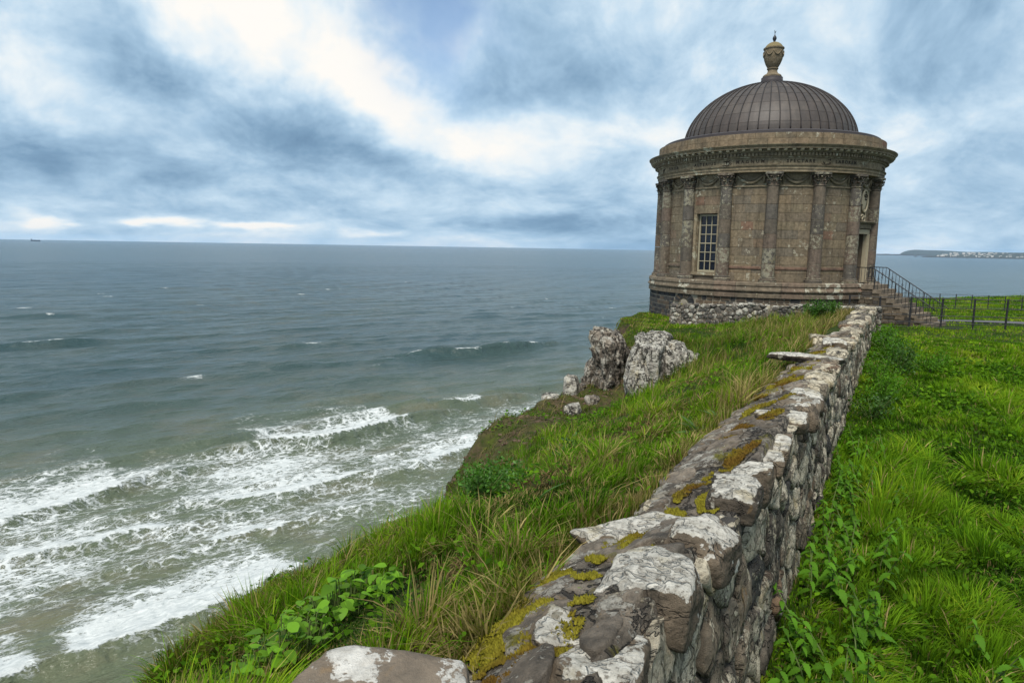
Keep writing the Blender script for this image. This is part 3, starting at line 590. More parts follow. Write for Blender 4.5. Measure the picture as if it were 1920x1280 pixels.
# scattered whitecaps offshore
caps = sst(vnoise(np.stack([a_ * .055, b_ * .11, z0 + 31], -1)), .80, .92) * sst(H, .25, .55) * sst(b_, 150, 200) * (1 - sst(RR, 500, 1300))
foam = np.maximum(foam, caps * 0.9)
turb = np.clip(1.0 - sst(b_, 70, 230) * 0.80 - sst(b_, 230, 900) * 0.2, 0, 1) + 0.10 * fbm(np.stack([a_ * .03, b_ * .05, z0 + 8], -1), 3)
V3 = np.stack([X, Y, SEA_Z + H * np.where(RR > 1450, 0, 1)], -1)
sm = grid('sea', V3[:, ::-1], attrs={'foam': foam[:, ::-1].ravel(), 'turbid': np.clip(turb[:, ::-1], 0, 1).ravel()})
tag(ob('sea', sm, M['water']), 'grey green sea with white surf rolling to the cliff foot', kind='structure')

HAZE = 1.8e-5
# ------------------------------------------------------------------ far coast
def ridge(name, az0, az1, d, depth, prof, mat, seed, label, n=70):
    """a hill range from azimuth az0 to az1 at distance d; prof = [(fraction, crest z above sea)]"""
    f = np.linspace(0, 1, n); az_ = np.radians(az0 + (az1 - az0) * f); crest = np.interp(f, [p for p, _ in prof], [h for _, h in prof])
    crest = crest * (1 + 0.10 * fbm(np.stack([f * 14, f * 0 + seed, f * 0], -1), 3))
    lay = [(0, 0.0), (0.10, 0.25), (0.3, 0.7), (0.5, 1.0), (0.75, 0.8), (1.0, 0.0)]
    G = []
    for q, hf in lay:
        r_ = d + depth * q + 60 * vnoise(np.stack([f * 30, f * 0 + q * 5 + seed, f * 0], -1)); h_ = crest * hf * (1 + 0.15 * vnoise(np.stack([f * 22, f * 0 + q * 9, f * 0 + seed], -1)))
        G.append(np.stack([r_ * np.sin(az_), r_ * np.cos(az_), SEA_Z - 1 + h_], -1))
    return tag(ob(name, grid(name, np.stack(G, 0)), mat), label, kind='structure')
def far_hill(*a): return ridge(*a)
far_hill('far_hill', 29.2, 60, 15500, 3000, [(0, 2), (.006, 60), (.016, 104), (.028, 118), (.07, 112), (.12, 104), (.18, 100), (.24, 108), (.5, 140), (1, 150)], M['hill'], 3, 'long flat-topped blue hill behind the far coast', 160)
far_hill('far_spit', 24.5, 31.2, 14500, 700, [(0, 0), (.1, 16), (.5, 22), (.75, 24), (.9, 26), (1, 30)], M['shore'], 8, 'low dark spit of land on the horizon beside the temple')
far_hill('headland', 30.6, 60, 9300, 1800, [(0, 0), (.012, 16), (.05, 26), (.075, 44), (.10, 56), (.16, 60), (.22, 68), (.5, 80), (1, 80)], M['hill'], 5, 'low headland across the bay with a white town on it', 160)
far_hill('shore_rocks', 30.62, 60, 9150, 250, [(0, 0), (.01, 9), (.05, 12), (.08, 9), (.2, 8), (1, 8)], M['shore'], 6, 'dark rocky shore of the far headland', 120)
far_hill('rock_islet', 30.12, 30.42, 9800, 120, [(0, 0), (.3, 10), (.6, 12), (1, 0)], M['shore'], 7, 'small dark rock off the far headland', 12)
mb = MB(); g_ = np.random.default_rng(5)
for i in range(230):
    a_z = R(31.6 + 9.5 * g_.random() ** 0.8); q = g_.random(); d = 9420 + 900 * q
    hz = SEA_Z + 10 + 48 * min(1, q * 1.15) * min(1, (math.degrees(a_z) - 31.2) / 1.6)
    w_, l_, h_ = g_.uniform(9, 32), g_.uniform(8, 12), g_.uniform(4, 8)
    c = Vector((d * math.sin(a_z), d * math.cos(a_z), hz)); rot = Matrix.Rotation(g_.uniform(-.6, .6) - a_z, 4, 'Z')
    x, y = w_ / 2, l_ / 2
    V = [(-x, -y, -9), (x, -y, -9), (x, y, -9), (-x, y, -9), (-x, -y, h_), (x, -y, h_), (x, y, h_), (-x, y, h_), (-x, 0, h_ + 4), (x, 0, h_ + 4)]
    mb.add([c + rot @ Vector(v) for v in V], [(0, 1, 5, 4), (1, 2, 6, 9, 5), (2, 3, 7, 6), (3, 0, 4, 8, 7), (4, 5, 9, 8), (7, 8, 9, 6)])
tag(mb.obj('town_houses', M['townwall']), 'white houses of the distant town on the headland', kind='stuff')

# thin sea haze: one even box of air round the whole scene, the sky outside it
hz_ = MB().box((0, 0, 60), (56000, 56000, 206)).mesh('haze')
hm, hn = new_mat('haze_air'); hv = hn.raw('ShaderNodeVolumePrincipled'); hv.inputs['Color'].default_value = (.50, .74, 1.0, 1); hv.inputs['Density'].default_value = HAZE; hv.inputs['Anisotropy'].default_value = 0.0
ho = hn.raw('ShaderNodeOutputMaterial'); hn.t.links.new(hv.outputs[0], ho.inputs['Volume'])
tag(ob('haze', hz_, hm), 'thin pale sea haze', kind='stuff')

# cargo ship on the horizon: hull, deck house, hatches, mast
ship = empty('cargo_ship', (12900 * math.sin(R(-34.77)), 12900 * math.cos(R(-34.77)), SEA_Z), R(34.77))
tag(ship, 'dark cargo ship far out on the sea horizon', 'ship')
L_, B_ = 118, 20
dk = [(-L_/2, 0), (-L_/2, B_/2), (L_*.30, B_/2), (L_*.45, B_*.25), (L_/2 + 5, 0)]
dk = dk[1:-1] + [dk[-1]] + [(x, -y) for x, y in dk[1:-1][::-1]]
V = [(x * (0.95 if x > L_ * .4 else 1), y * .9, -3) for x, y in dk] + [(x, y, 15 + (4 if x > L_ * .35 else 0)) for x, y in dk]; n_ = len(dk)
MB().add(V, [(i, (i + 1) % n_, n_ + (i + 1) % n_, n_ + i) for i in range(n_)] + [tuple(range(n_, 2 * n_)), tuple(range(n_ - 1, -1, -1))]).obj('hull', M['hull'], ship)
MB().box((-L_ * .40, 0, 22), (13, 17, 14.5)).box((-L_ * .40, 0, 30.5), (9, 19, 3)).obj('deck_house', M['hull'], ship)
MB().tube([(-L_ * .44, 0, 29), (-L_ * .44, 0, 37)], 2.2, 8).obj('funnel', M['hull'], ship)
for x in (-.18, .0, .18): MB().box((L_ * x, 0, 16.2), (17, 14, 3)).obj('hatch', M['hull'], ship)
MB().tube([(L_ * .40, 0, 18), (L_ * .40, 0, 34)], .8, 6).obj('mast', M['hull'], ship)
# ------------------------------------------------------------------ the round temple
TC = Vector((11.1044, 30.9856, 0.0)); TROT = math.atan2(-TC.y, -TC.x)      # local +X looks towards the camera
temple = empty('round_temple', TC, TROT)
tag(temple, 'round domed sandstone temple with columns and urn on the cliff edge', 'temple')
BAY = R(22.5); A0 = R(4.0)
def bay(k): return A0 + BAY * k
WIN, DOOR = bay(-1.5), bay(2.5); WHALF, DHALF = R(6.75), R(6.4)
Z_BASE, Z_NECK, Z_ARCH = -1.20, 2.47, 2.98
WZ0, WZ1, DZ1 = -0.95, 1.47, 0.74
SEEN = R(96)
def wrap(a): return (a + math.pi) % (2 * math.pi) - math.pi
def arc_part(name, prof, a0, a1, n, mat, parent=temple, z=0.0, dr=0.0, cache={}):
    """a curved piece; equal pieces share one mesh and are turned about the axis"""
    key = (name, tuple(prof), round(a1 - a0, 4), n)
    if key not in cache:
        mb = MB().sector(prof, 0, a1 - a0, n); cache[key] = mb.mesh(name); cache[key].materials.append(mat)
    return ob(name, cache[key], None, parent, (dr * math.cos((a0 + a1) / 2), dr * math.sin((a0 + a1) / 2), z), a0)
def blk(r0, r1, h, c=0.010, g=0.003): return [(r0, g), (r1 - c, g), (r1, c), (r1, h - c), (r1 - c, h - g), (r0, h - g)]
# basement and solid drum behind the facing stones (joints show as recessed dark mortar)
MB().sector([(0.5, -4.2), (4.765, -4.2), (4.765, -1.80), (0.5, -1.80)], 0, 2 * math.pi, 96).obj('basement_core', M['mortar'], temple)
core = MB(); DRUM = [(3.7, Z_BASE - .5), (4.285, Z_BASE - .5), (4.285, 3.0), (3.7, 3.0)]
core.sector(DRUM, WIN + WHALF, DOOR - DHALF, 40); core.sector(DRUM, DOOR + DHALF, WIN - WHALF + 2 * math.pi, 70)
core.sector([(3.7, WZ1), (4.285, WZ1), (4.285, 3.0), (3.7, 3.0)], WIN - WHALF, WIN + WHALF, 6)
core.sector([(3.7, Z_BASE - .5), (4.285, Z_BASE - .5), (4.285, WZ0), (3.7, WZ0)], WIN - WHALF, WIN + WHALF, 6)
core.sector([(3.7, DZ1), (4.285, DZ1), (4.285, 3.0), (3.7, 3.0)], DOOR - DHALF, DOOR + DHALF, 6)
core.sector([(3.7, Z_BASE - .5), (4.285, Z_BASE - .5), (4.285, Z_BASE), (3.7, Z_BASE)], DOOR - DHALF, DOOR + DHALF, 6)
core.obj('drum_core', M['joint'], temple)
MB().sector([(0.0, -1.7), (3.69, -1.7), (3.69, -1.35), (0.0, -1.35)], 0, 2 * math.pi, 40).obj('inner_floor', M['joint'], temple)

def cuts(a0, a1, lo, hi):
    """parts of the span a0..a1 left outside the opening lo..hi"""
    out = []
    if a1 <= lo or a0 >= hi: return [(a0, a1)]
    if a0 < lo: out.append((a0, lo))
    if a1 > hi: out.append((hi, a1))
    return [(p, q) for p, q in out if q - p > R(1.0)]
g_ = np.random.default_rng(21)
COURSES = 11; CH = (Z_NECK - Z_BASE) / COURSES
WID = [R(6.0), R(7.5), R(9.0), R(11.25)]
rest = MB(); nblk = 0
for c in range(COURSES):
    z = Z_BASE + c * CH; a = -math.pi + R(g_.uniform(0, 8)); end = a + 2 * math.pi
    while a < end - 1e-6:
        w = WID[g_.integers(0, 4)]
        if end - a - w < R(5): w = end - a
        spans = [(a, a + w)]
        if z + CH > WZ0 + .06 and z < WZ1 - .06: spans = [q for p in spans for q in cuts(*p, WIN - WHALF, WIN + WHALF)]
        if z < DZ1 - .06: spans = [q for p in spans for q in cuts(*p, DOOR - DHALF, DOOR + DHALF)]
        for p, q in spans:
            mid = wrap((p + q) / 2); n = max(2, round((q - p) / R(3)))
            if abs(mid) < SEEN:
                arc_part('ashlar_block', blk(4.18, 4.305, CH), p + R(.05), q - R(.05), n, M['ashlar'], z=z, dr=g_.uniform(-.004, .006)); nblk += 1
            else: rest.sector(blk(4.18, 4.305, CH), p + R(.05), q - R(.05), n, 0, z)
        a += w
tag(rest.obj('rear_masonry', M['ashlar'], temple), kind='stuff')
# capital-height frieze panels, one per bay, with swags
swag = MB()
def on_drum(a, r, z): return Vector((r * math.cos(a), r * math.sin(a), z))
panel_prof = blk(4.18, 4.300, Z_ARCH - Z_NECK - .012)
def make_swag():
    mb = MB(); h = R(6.6)
    pts = [on_drum(-h + 2 * h * i / 16, 4.335, 0.42 - 0.30 * (1 - ((i - 8) / 8) ** 2)) for i in range(17)]
    mb.tube(pts, [0.022 + 0.038 * (1 - ((i - 8) / 8) ** 2) for i in range(17)], 8)
    pts = [on_drum(-h * .82 + 1.64 * h * i / 14, 4.325, 0.44 - 0.20 * (1 - ((i - 7) / 7) ** 2)) for i in range(15)]
    mb.tube(pts, [0.012 + 0.016 * (1 - ((i - 7) / 7) ** 2) for i in range(15)], 6)
    for s in (-1, 1):
        mb.tube([on_drum(s * h, 4.33, 0.46), on_drum(s * h * 1.04, 4.345, 0.30), on_drum(s * h * 1.02, 4.325, 0.08)], [0.035, 0.045, 0.012], 7)
    return mb.mesh('swag', True)
sw = make_swag(); sw.materials.append(M['trim'])
for k in range(-5, 5):
    b_c = bay(k + .5)
    if abs(wrap(b_c)) > SEEN: continue
    p_ = arc_part('swag_panel', panel_prof, b_c - BAY / 2 + R(1.4), b_c + BAY / 2 - R(1.4), 7, M['trim'], z=Z_NECK + .012)
    o = ob('swag', sw, None, p_, None, BAY / 2 - R(1.4)); 
# string courses
MB().sector([(4.25, Z_NECK - .03), (4.335, Z_NECK - .03), (4.350, Z_NECK), (4.335, Z_NECK + .03), (4.25, Z_NECK + .03)], 0, 2 * math.pi, 96).obj('string_course', M['trim'], temple, angle=40)
BANDZ = -0.66
for lo, hi in ((WIN + WHALF + R(3), DOOR - DHALF - R(2)), (DOOR + DHALF + R(2), R(100)), (R(-100), WIN - WHALF - R(1.5))):
    MB().sector([(4.25, BANDZ - .055), (4.335, BANDZ - .055), (4.35, BANDZ), (4.335, BANDZ + .055), (4.25, BANDZ + .055)], lo, hi, 30).obj('string_course', M['plinth'], temple, angle=40)

# columns: base, drums and a leafy capital, all on one shared set of meshes
def capital_mesh():
    mb = MB(); H_ = Z_ARCH - Z_NECK
    mb.lathe([(0, 0), (.215, 0), (.235, .015), (.235, .035), (.205, .05), (.195, .12), (.20, .25), (.25, .38), (.30, .42), (0, .42)], 16)
    for row, (n, z0, hh, r_, off) in enumerate(((8, .05, .17, .205, 0), (8, .15, .21, .215, .5))):
        for i in range(n):
            a = 2 * math.pi * (i + off) / n; ca, sa = math.cos(a), math.sin(a)
            def P(r, s, z): return (r * ca - s * sa, r * sa + s * ca, z)
            w = .062
            V = [P(r_, -w, z0), P(r_, w, z0), P(r_ + .035, -w * 1.1, z0 + hh * .55), P(r_ + .035, w * 1.1, z0 + hh * .55), P(r_ + .055, -w * .9, z0 + hh * .85), P(r_ + .055, w * .9, z0 + hh * .85), P(r_ + .115, -w * .6, z0 + hh), P(r_ + .115, w * .6, z0 + hh), P(r_ + .135, 0, z0 + hh * .84), P(r_ - .02, -w, z0 + hh * .9), P(r_ - .02, w, z0 + hh * .9)]
            mb.add(V, [(0, 1, 3, 2), (2, 3, 5, 4), (4, 5, 7, 6), (6, 7, 8), (9, 4, 6), (5, 10, 7), (9, 10, 5, 4), (0, 2, 9), (2, 4, 9), (1, 10, 3), (3, 10, 5)])
    for i in range(4):     # corner volutes
        a = math.pi / 4 + i * math.pi / 2; ca, sa = math.cos(a), math.sin(a)
        pts = []
        for t in range(9):
            q = t / 8 * 4.6; rr_ = .062 * (1 - t / 11); pts.append(((.335 + rr_ * math.cos(q)) * ca, (.335 + rr_ * math.cos(q)) * sa, .375 - rr_ * math.sin(q) + .01))
        mb.tube([(0.23 * ca, 0.23 * sa, .24)] + pts, [.022] + [.026 - .001 * t for t in range(9)], 6)
    n_ = 24; V = []; 
    for z in (.425, H_ - .002):
        for i in range(n_):   # abacus with hollow sides
            a = 2 * math.pi * i / n_; r_ = .305 + .095 * abs(math.sin(2 * (a))) ** 1.6 * 1.0
            V.append((r_ * math.cos(a), r_ * math.sin(a), z))
    mb.add(V, [(i, (i + 1) % n_, n_ + (i + 1) % n_, n_ + i) for i in range(n_)] + [tuple(range(n_, 2 * n_)), tuple(range(n_ - 1, -1, -1))])
    return mb.mesh('capital', angle=50)
cap_m = capital_mesh(); cap_m.materials.append(M['column'])
base_m = MB().lathe([(0, 0), (.335, 0), (.335, .055), (.325, .06), (.34, .085), (.325, .115), (.285, .125), (.275, .145), (.295, .165), (.28, .185), (.252, .195), (0, .195)], 24).mesh('column', angle=35); base_m.materials.append(M['column'])
SH0, SH1 = .195, Z_NECK - Z_BASE
cutz = [SH0, .72, 1.30, 1.86, 2.40, 2.98, SH1]
def shaft_r(z): 
    q = (z - SH0) / (SH1 - SH0); return .250 - .036 * q ** 1.6
drum_m = []
for i in range(6):
    z0, z1 = cutz[i], cutz[i + 1]; g0 = .004
    m_ = MB().lathe([(0, z0 + g0), (shaft_r(z0) - .008, z0 + g0), (shaft_r(z0), z0 + .012), (shaft_r((z0 + z1) / 2), (z0 + z1) / 2), (shaft_r(z1), z1 - .012), (shaft_r(z1) - .008, z1 - g0), (0, z1 - g0)], 24).mesh('shaft_drum', angle=35)
    m_.materials.append(M['column']); drum_m.append(m_)
for k in range(16):
    a = bay(k); w = wrap(a); p = on_drum(a, 4.43, Z_BASE)
    if abs(w) > R(118): continue
    c_ = ob('column', base_m, None, temple, p, a)
    for d in drum_m:
        o = ob('shaft_drum', d, None, c_); o.rotation_euler = (0, 0, g_.uniform(0, 6))
    ob('capital', cap_m, None, c_, (0, 0, Z_NECK - Z_BASE), 0)

# basement of dark squared blocks under a moulded plinth
PL = [(4.5, -1.80), (4.86, -1.80), (4.86, -1.66), (4.82, -1.63), (4.85, -1.58), (4.90, -1.55), (4.90, -1.50), (4.86, -1.46), (4.84, -1.38), (4.87, -1.34), (4.85, -1.24), (4.80, -1.205), (4.2, -1.205)]
for k in range(36):
    a = R(10 * k) - math.pi
    if abs(wrap(DOOR - a - R(5))) < R(13): continue
    arc_part('plinth_stone', PL, a + R(.06), a + R(10) - R(.06), 4, M['plinth'], dr=g_.uniform(-.006, .006))
for lo, hi in ((R(40), DOOR - R(7.0)), (DOOR + R(7.0), R(80))): arc_part('plinth_stone', PL, max(lo, DOOR - R(18)) , min(hi, DOOR + R(18.2)), 5, M['plinth'])
ARCH_A, ARCH_Z = R(-37.0), -2.17
rest = MB(); BH = .187
for c in range(12):
    z = -1.802 - (c + 1) * BH; a = -math.pi + R(g_.uniform(0, 3)); end = a + 2 * math.pi
    while a < end - 1e-6:
        w = R(g_.choice([2.6, 3.2, 3.8, 4.6])); 
        if end - a - w < R(2.2): w = end - a
        mid = wrap(a + w / 2); skip = False
        if ((mid - ARCH_A) * 4.77) ** 2 + (z + BH / 2 - ARCH_Z) ** 2 < .60 ** 2 and z + BH / 2 > ARCH_Z - .1: skip = True
        if abs(wrap(mid - DOOR)) < R(9): skip = True
        if not skip:
            brown = mid > R(-30)
            pr = blk(4.70, 4.785, BH, .022, .018)
            vis = (R(-92) < mid < R(-34)) and c < 8 or (R(-34) <= mid < R(52)) and c < 3
            if vis: arc_part('basalt_block' if not brown else 'basement_block', pr, a + R(.26), a + w - R(.26), 2, M['basalt_brown' if brown else 'basalt'], z=z, dr=g_.uniform(-.005, .012))
            elif c < 9: rest.sector(pr, a + R(.16), a + w - R(.16), 2, 0, z)
        a += w
tag(rest.obj('hidden_basement_masonry', M['basalt'], temple), kind='stuff')
for i in range(11):        # relieving arch of thin voussoirs
    q0, q1 = math.pi * i / 11 + .03, math.pi * (i + 1) / 11 - .03; V = []
    for r_ in (4.70, 4.80):
        for rad, q in ((.27, q0), (.27, q1), (.54, q1), (.54, q0)):
            V.append(on_drum(ARCH_A - rad * math.cos(q) / 4.77, r_, ARCH_Z + rad * .78 * math.sin(q)))
    MB().add(V, [(0, 1, 2, 3), (7, 6, 5, 4), (0, 4, 5, 1), (1, 5, 6, 2), (2, 6, 7, 3), (3, 7, 4, 0)]).obj('voussoir', M['basalt'], temple)
V = [on_drum(ARCH_A - .25 * math.cos(math.pi * i / 12) / 4.77, 4.772, ARCH_Z + .195 * math.sin(math.pi * i / 12)) for i in range(13)] + [on_drum(ARCH_A, 4.74, ARCH_Z - .02)]
MB().add(V, [(i, i + 1, 13) for i in range(12)] + [(0, 13, 12)]).obj('vent_opening', M['joint'], temple)  # closed sheet; its dark colour stands in for the shade inside the opening

# entablature
ARP = [(4.15, Z_ARCH), (4.640, Z_ARCH), (4.640, Z_ARCH + .10), (4.665, Z_ARCH + .105), (4.665, Z_ARCH + .20), (4.70, Z_ARCH + .215), (4.715, Z_ARCH + .25), (4.15, Z_ARCH + .25)]
Z_FR = Z_ARCH + .25; FRH = .27; Z_DN = Z_FR + FRH
for k in range(16):
    a = bay(k)
    arc_part('architrave_stone', ARP, a + R(.04), a + BAY - R(.04), 9, M['trim'], dr=g_.uniform(-.003, .003))
    for q0, q1 in ((3.6, 18.9), (-3.6, 3.6)):
        arc_part('frieze_stone', blk(4.15, 4.66, FRH, .004, .001), a + R(q0 + .04), a + R(q1 - .04), 6, M['trim'], z=Z_FR, dr=g_.uniform(-.002, .002))
MB().sector([(4.15, Z_DN), (4.70, Z_DN), (4.72, Z_DN + .03), (4.72, Z_DN + .055), (4.74, Z_DN + .06), (4.74, Z_DN + .175), (4.82, Z_DN + .185), (4.84, Z_DN + .22), (4.84, Z_DN + .30), (4.15, Z_DN + .30)], 0, 2 * math.pi, 128).obj('bed_mould', M['trim'], temple, angle=30)
dn = MB(); ND = 224
for i in range(ND):
    a = 2 * math.pi * i / ND; dn.sector([(4.72, Z_DN + .062), (4.80, Z_DN + .062), (4.80, Z_DN + .170), (4.72, Z_DN + .170)], a, a + 2 * math.pi / ND * .55, 1)
tag(dn.obj('dentil_row', M['trim'], temple), kind='stuff')
md = MB(); NM_ = 104
for i in range(NM_):
    a = 2 * math.pi * i / NM_; md.sector([(4.80, Z_DN + .215), (4.955, Z_DN + .235), (4.975, Z_DN + .27), (4.975, Z_DN + .30), (4.80, Z_DN + .30)], a, a + 2 * math.pi / NM_ * .36, 1)
tag(md.obj('modillion_row', M['carving'], temple), kind='stuff')
Z_CO = Z_DN + .30
CO = [(4.15, Z_CO), (5.00, Z_CO), (5.00, Z_CO + .055), (5.015, Z_CO + .06), (5.045, Z_CO + .10), (5.075, Z_CO + .13), (5.08, Z_CO + .155), (4.65, Z_CO + .215), (4.15, Z_CO + .215)]
for k in range(32):
    a = R(11.25 * k); arc_part('cornice_stone', CO, a + R(.03), a + R(11.25) - R(.03), 5, M['trim'], dr=g_.uniform(-.004, .004))
Z_PA = Z_CO + .205; PH = .21
for row in range(2):
    a = R(3.3 * row)
    for k in range(40):
        arc_part('parapet_stone', blk(4.2, 4.665 - .012 * row, PH, .008, .003), a + R(.05), a + R(9) - R(.05), 4, M['parapet'], z=Z_PA + row * PH, dr=g_.uniform(-.006, .006)); a += R(9)
Z_RG = Z_PA + 2 * PH
MB().sector([(3.2, Z_RG - .06), (4.42, Z_RG - .06), (4.45, Z_RG - .02), (4.45, Z_RG + .13), (4.40, Z_RG + .16), (3.55, Z_RG + .30), (3.2, Z_RG + .30)], 0, 2 * math.pi, 112).obj('roof_gutter_ring', M['flashing'], temple, angle=30)

# sheet-metal dome: panels between standing seams
Z_D0, RD, HD = Z_RG + .28, 3.56, 2.48
def dome_z(r): return Z_D0 + HD * max(0.0, 1 - (r / RD) ** 2) ** 0.56
dome = MB().lathe([(RD - .03, Z_D0 - .1)] + [((RD - .012) * math.cos(q), dome_z(RD * math.cos(q)) - .014) for q in np.linspace(0, math.pi / 2 * .985, 22)] + [(0, Z_D0 + HD - .03)], 64).obj('dome', M['lead'], temple, smooth=True)
NS = 56; rows = [0.0, .17, .35, .53, .72, .90, 1.10, 1.43]
pm = []
for i in range(7):
    q0, q1 = rows[i], rows[i + 1]; mb = MB(); V = []; F = []
    aw = 2 * math.pi / NS
    for iq in range(4):
        q = q0 + (q1 - q0) * iq / 3 + (.001 if iq == 0 else -.001 if iq == 3 else 0); r_ = RD * math.cos(q); lift = .005 if iq == 0 else 0.0
        for a in (.07 * aw, .5 * aw, .93 * aw): V.append(((r_ + lift) * math.cos(a), (r_ + lift) * math.sin(a), dome_z(r_) + lift * .5))
    for iq in range(3):
        for j in range(2): F.append((iq * 3 + j, iq * 3 + j + 1, iq * 3 + j + 4, iq * 3 + j + 3))
    V += [(v[0] * .985, v[1] * .985, v[2] - .03) for v in (V[0], V[1], V[2], V[9], V[10], V[11])]
    F += [(0, 12, 13, 1), (1, 13, 14, 2), (9, 10, 16, 15), (10, 11, 17, 16), (0, 3, 6, 9, 15, 12), (2, 14, 17, 11, 8, 5)]
    m_ = MB().add(V, F).mesh('roof_panel'); m_.materials.append(M['lead']); pm.append(m_)
sm_ = MB().tube([(RD * math.cos(q) + .012, 0, dome_z(RD * math.cos(q)) + .012) for q in np.linspace(0, 1.44, 20)], .020, 5).mesh('standing_seam', True); sm_.materials.append(M['seam'])
hid = MB()
for k in range(NS):
    a = 2 * math.pi * k / NS
    if abs(wrap(a)) < R(112): ob('standing_seam', sm_, None, dome, None, a)
    for i in range(7):
        if abs(wrap(a + aw / 2)) < R(112):
            ob('roof_panel', pm[i], None, dome, None, a)
        else:
            rot = Matrix.Rotation(a, 3, 'Z'); hid.add([rot @ v.co for v in pm[i].vertices], [tuple(p.vertices) for p in pm[i].polygons])
tag(hid.obj('rear_roof_panels', M['lead'], dome), kind='stuff')
ZT = Z_D0 + HD
MB().lathe([(.56, ZT - .16), (.56, ZT - .02), (.51, ZT + .02), (.51, ZT + .07), (.455, ZT + .08), (.455, ZT + .14), (.445, ZT + .16), (.445, ZT + .25), (.40, ZT + .27), (0, ZT + .27)], 32).obj('dome_cap', M['flashing'], temple, angle=30)
ZU = ZT + .27
urn = MB().lathe([(.385, 0), (.39, .05), (.36, .09), (.33, .11), (.25, .15), (.205, .22), (.195, .30), (.235, .345), (.235, .375), (.205, .39), (.245, .44), (.31, .56), (.37, .72), (.40, .88), (.405, 1.00), (.395, 1.12), (.40, 1.14), (.43, 1.17), (.43, 1.21), (.38, 1.225), (0, 1.23)], 36).obj('urn', M['urn'], temple, angle=40, loc=(0, 0, ZU))
MB().lathe([(.385, 1.225), (.36, 1.27), (.29, 1.36), (.19, 1.43), (.10, 1.46), (0, 1.465)], 28).obj('urn_lid', M['lid'], urn, smooth=True)
MB().lathe([(.055, 1.455), (.04, 1.49), (.06, 1.54), (.085, 1.60), (.075, 1.67), (.035, 1.73), (.014, 1.77), (.011, 1.86), (0, 1.87)], 16).tube([(0, 0, 1.83), (.045, 0, 1.90)], .010, 5).tube([(0, 0, 1.83), (-.045, 0, 1.90)], .010, 5).tube([(0, 0, 1.83), (0, .045, 1.92)], .010, 5).tube([(0, 0, 1.80), (0, -.02, 1.96)], .010, 5).obj('finial', M['iron'], urn, smooth=True)
for k in range(8):
    a0_ = math.pi / 4 * k; pts = [(( .405 + .012) * math.cos(a0_ + math.pi / 4 * i / 8), (.405 + .012) * math.sin(a0_ + math.pi / 4 * i / 8), 1.08 - .20 * (1 - ((i - 4) / 4) ** 2)) for i in range(9)]
    MB().tube(pts, [.012 + .016 * (1 - ((i - 4) / 4) ** 2) for i in range(9)], 6).obj('urn_garland', M['urn'], urn, smooth=True)

# carved frieze lettering and the little reliefs between the words
def word(txt, a_mid, z_mid, size, spacing=1.25, stretch=1.0):
    cu = bpy.data.curves.new('lettering', 'FONT'); cu.body = txt; cu.size = size; cu.align_x = 'CENTER'; cu.align_y = 'CENTER'; cu.space_character = spacing; cu.extrude = .006; cu.resolution_u = 2; cu.offset = .006 * size / .2
    o = bpy.data.objects.new('lettering', cu); COL.objects.link(o); dg = bpy.context.evaluated_depsgraph_get(); me = bpy.data.meshes.new_from_object(o.evaluated_get(dg)); bpy.data.objects.remove(o)
    for v in me.vertices:
        x, y, z = v.co; r_ = 4.663 + z; a = a_mid + x * stretch / 4.66; v.co = (r_ * math.cos(a), r_ * math.sin(a), z_mid + y)
    me.update(); me.materials.clear(); return ob('inscription', me, M['letter'], temple)
zf = Z_FR + FRH * .50
for txt, k in (('ALTERIUS', -1.5), ('MAGNUM', -.5), ('SPECTARE', .5), ('LABOREM', 1.5), ('TERRA', -2.5), ('E', -3.5)): word(txt, bay(k), zf, .165, 1.5 if len(txt) > 6 else 1.75)
def relief(k, seed):
    mb = MB(); g2 = np.random.default_rng(seed); a = bay(k)
    for i in range(5):
        p0 = np.array([g2.uniform(-.2, .2), g2.uniform(-.06, .06)]); pts = []
        q = g2.uniform(0, 6.28)
        for j in range(5):
            pts.append(on_drum(a + p0[0] / 4.66, 4.662, zf + p0[1])); p0 = np.clip(p0 + .06 * np.array([math.cos(q), .6 * math.sin(q)]), [-.22, -.09], [.22, .09]); q += g2.uniform(-.9, .9)
        mb.tube(pts, [.010, .018, .022, .016, .008], 5)
    mb.tube([on_drum(a - .14 / 4.66, 4.662, zf - .10), on_drum(a, 4.662, zf - .105), on_drum(a + .14 / 4.66, 4.662, zf - .10)], .014, 5)
    return mb.obj('carved_relief', M['letter'] if seed % 2 else M['trim'], temple, smooth=True)
for k in range(-4, 4): relief(k, 40 + k)

# window: cream frame, 3 x 6 panes
wc = on_drum(WIN, 4.10, 0); win = MB(); WW = 2 * 4.10 * math.sin(WHALF) - .06; ZW0, ZW1 = WZ0 + .05, WZ1 - .04; fw = .065
HW = ZW1 - ZW0
def wbox(x, z, sx, sz, d=.07, y=0.0): return ((y, x, z), (d, sx, sz))
for args in (wbox(-WW / 2 + fw / 2, (ZW0 + ZW1) / 2, fw, HW), wbox(WW / 2 - fw / 2, (ZW0 + ZW1) / 2, fw, HW), wbox(0, ZW1 - fw / 2, WW - 2 * fw, fw), wbox(0, ZW0 + fw * .65, WW - 2 * fw, fw * 1.3, .09)): win.box(*args)
win = win.obj('window', M['frame'], temple, loc=wc, rz=WIN)
iw = (WW - 2 * fw) / 3; ih = (HW - 2.3 * fw) / 6; z00 = ZW0 + fw * 1.3
for i in range(1, 3): MB().box(*wbox(-WW / 2 + fw + iw * i, z00 + ih * 3, .030, ih * 6, .045)).obj('glazing_bar', M['frame'], win)
for j in range(1, 6): MB().box(*wbox(0, z00 + ih * j, WW - 2 * fw, .030 if j != 3 else .042, .050)).obj('glazing_bar', M['frame'], win)
pane_m = MB().box((-.012, 0, 0), (.008, iw - .012, ih - .012)).mesh('pane'); pane_m.materials.append(M['glass'])
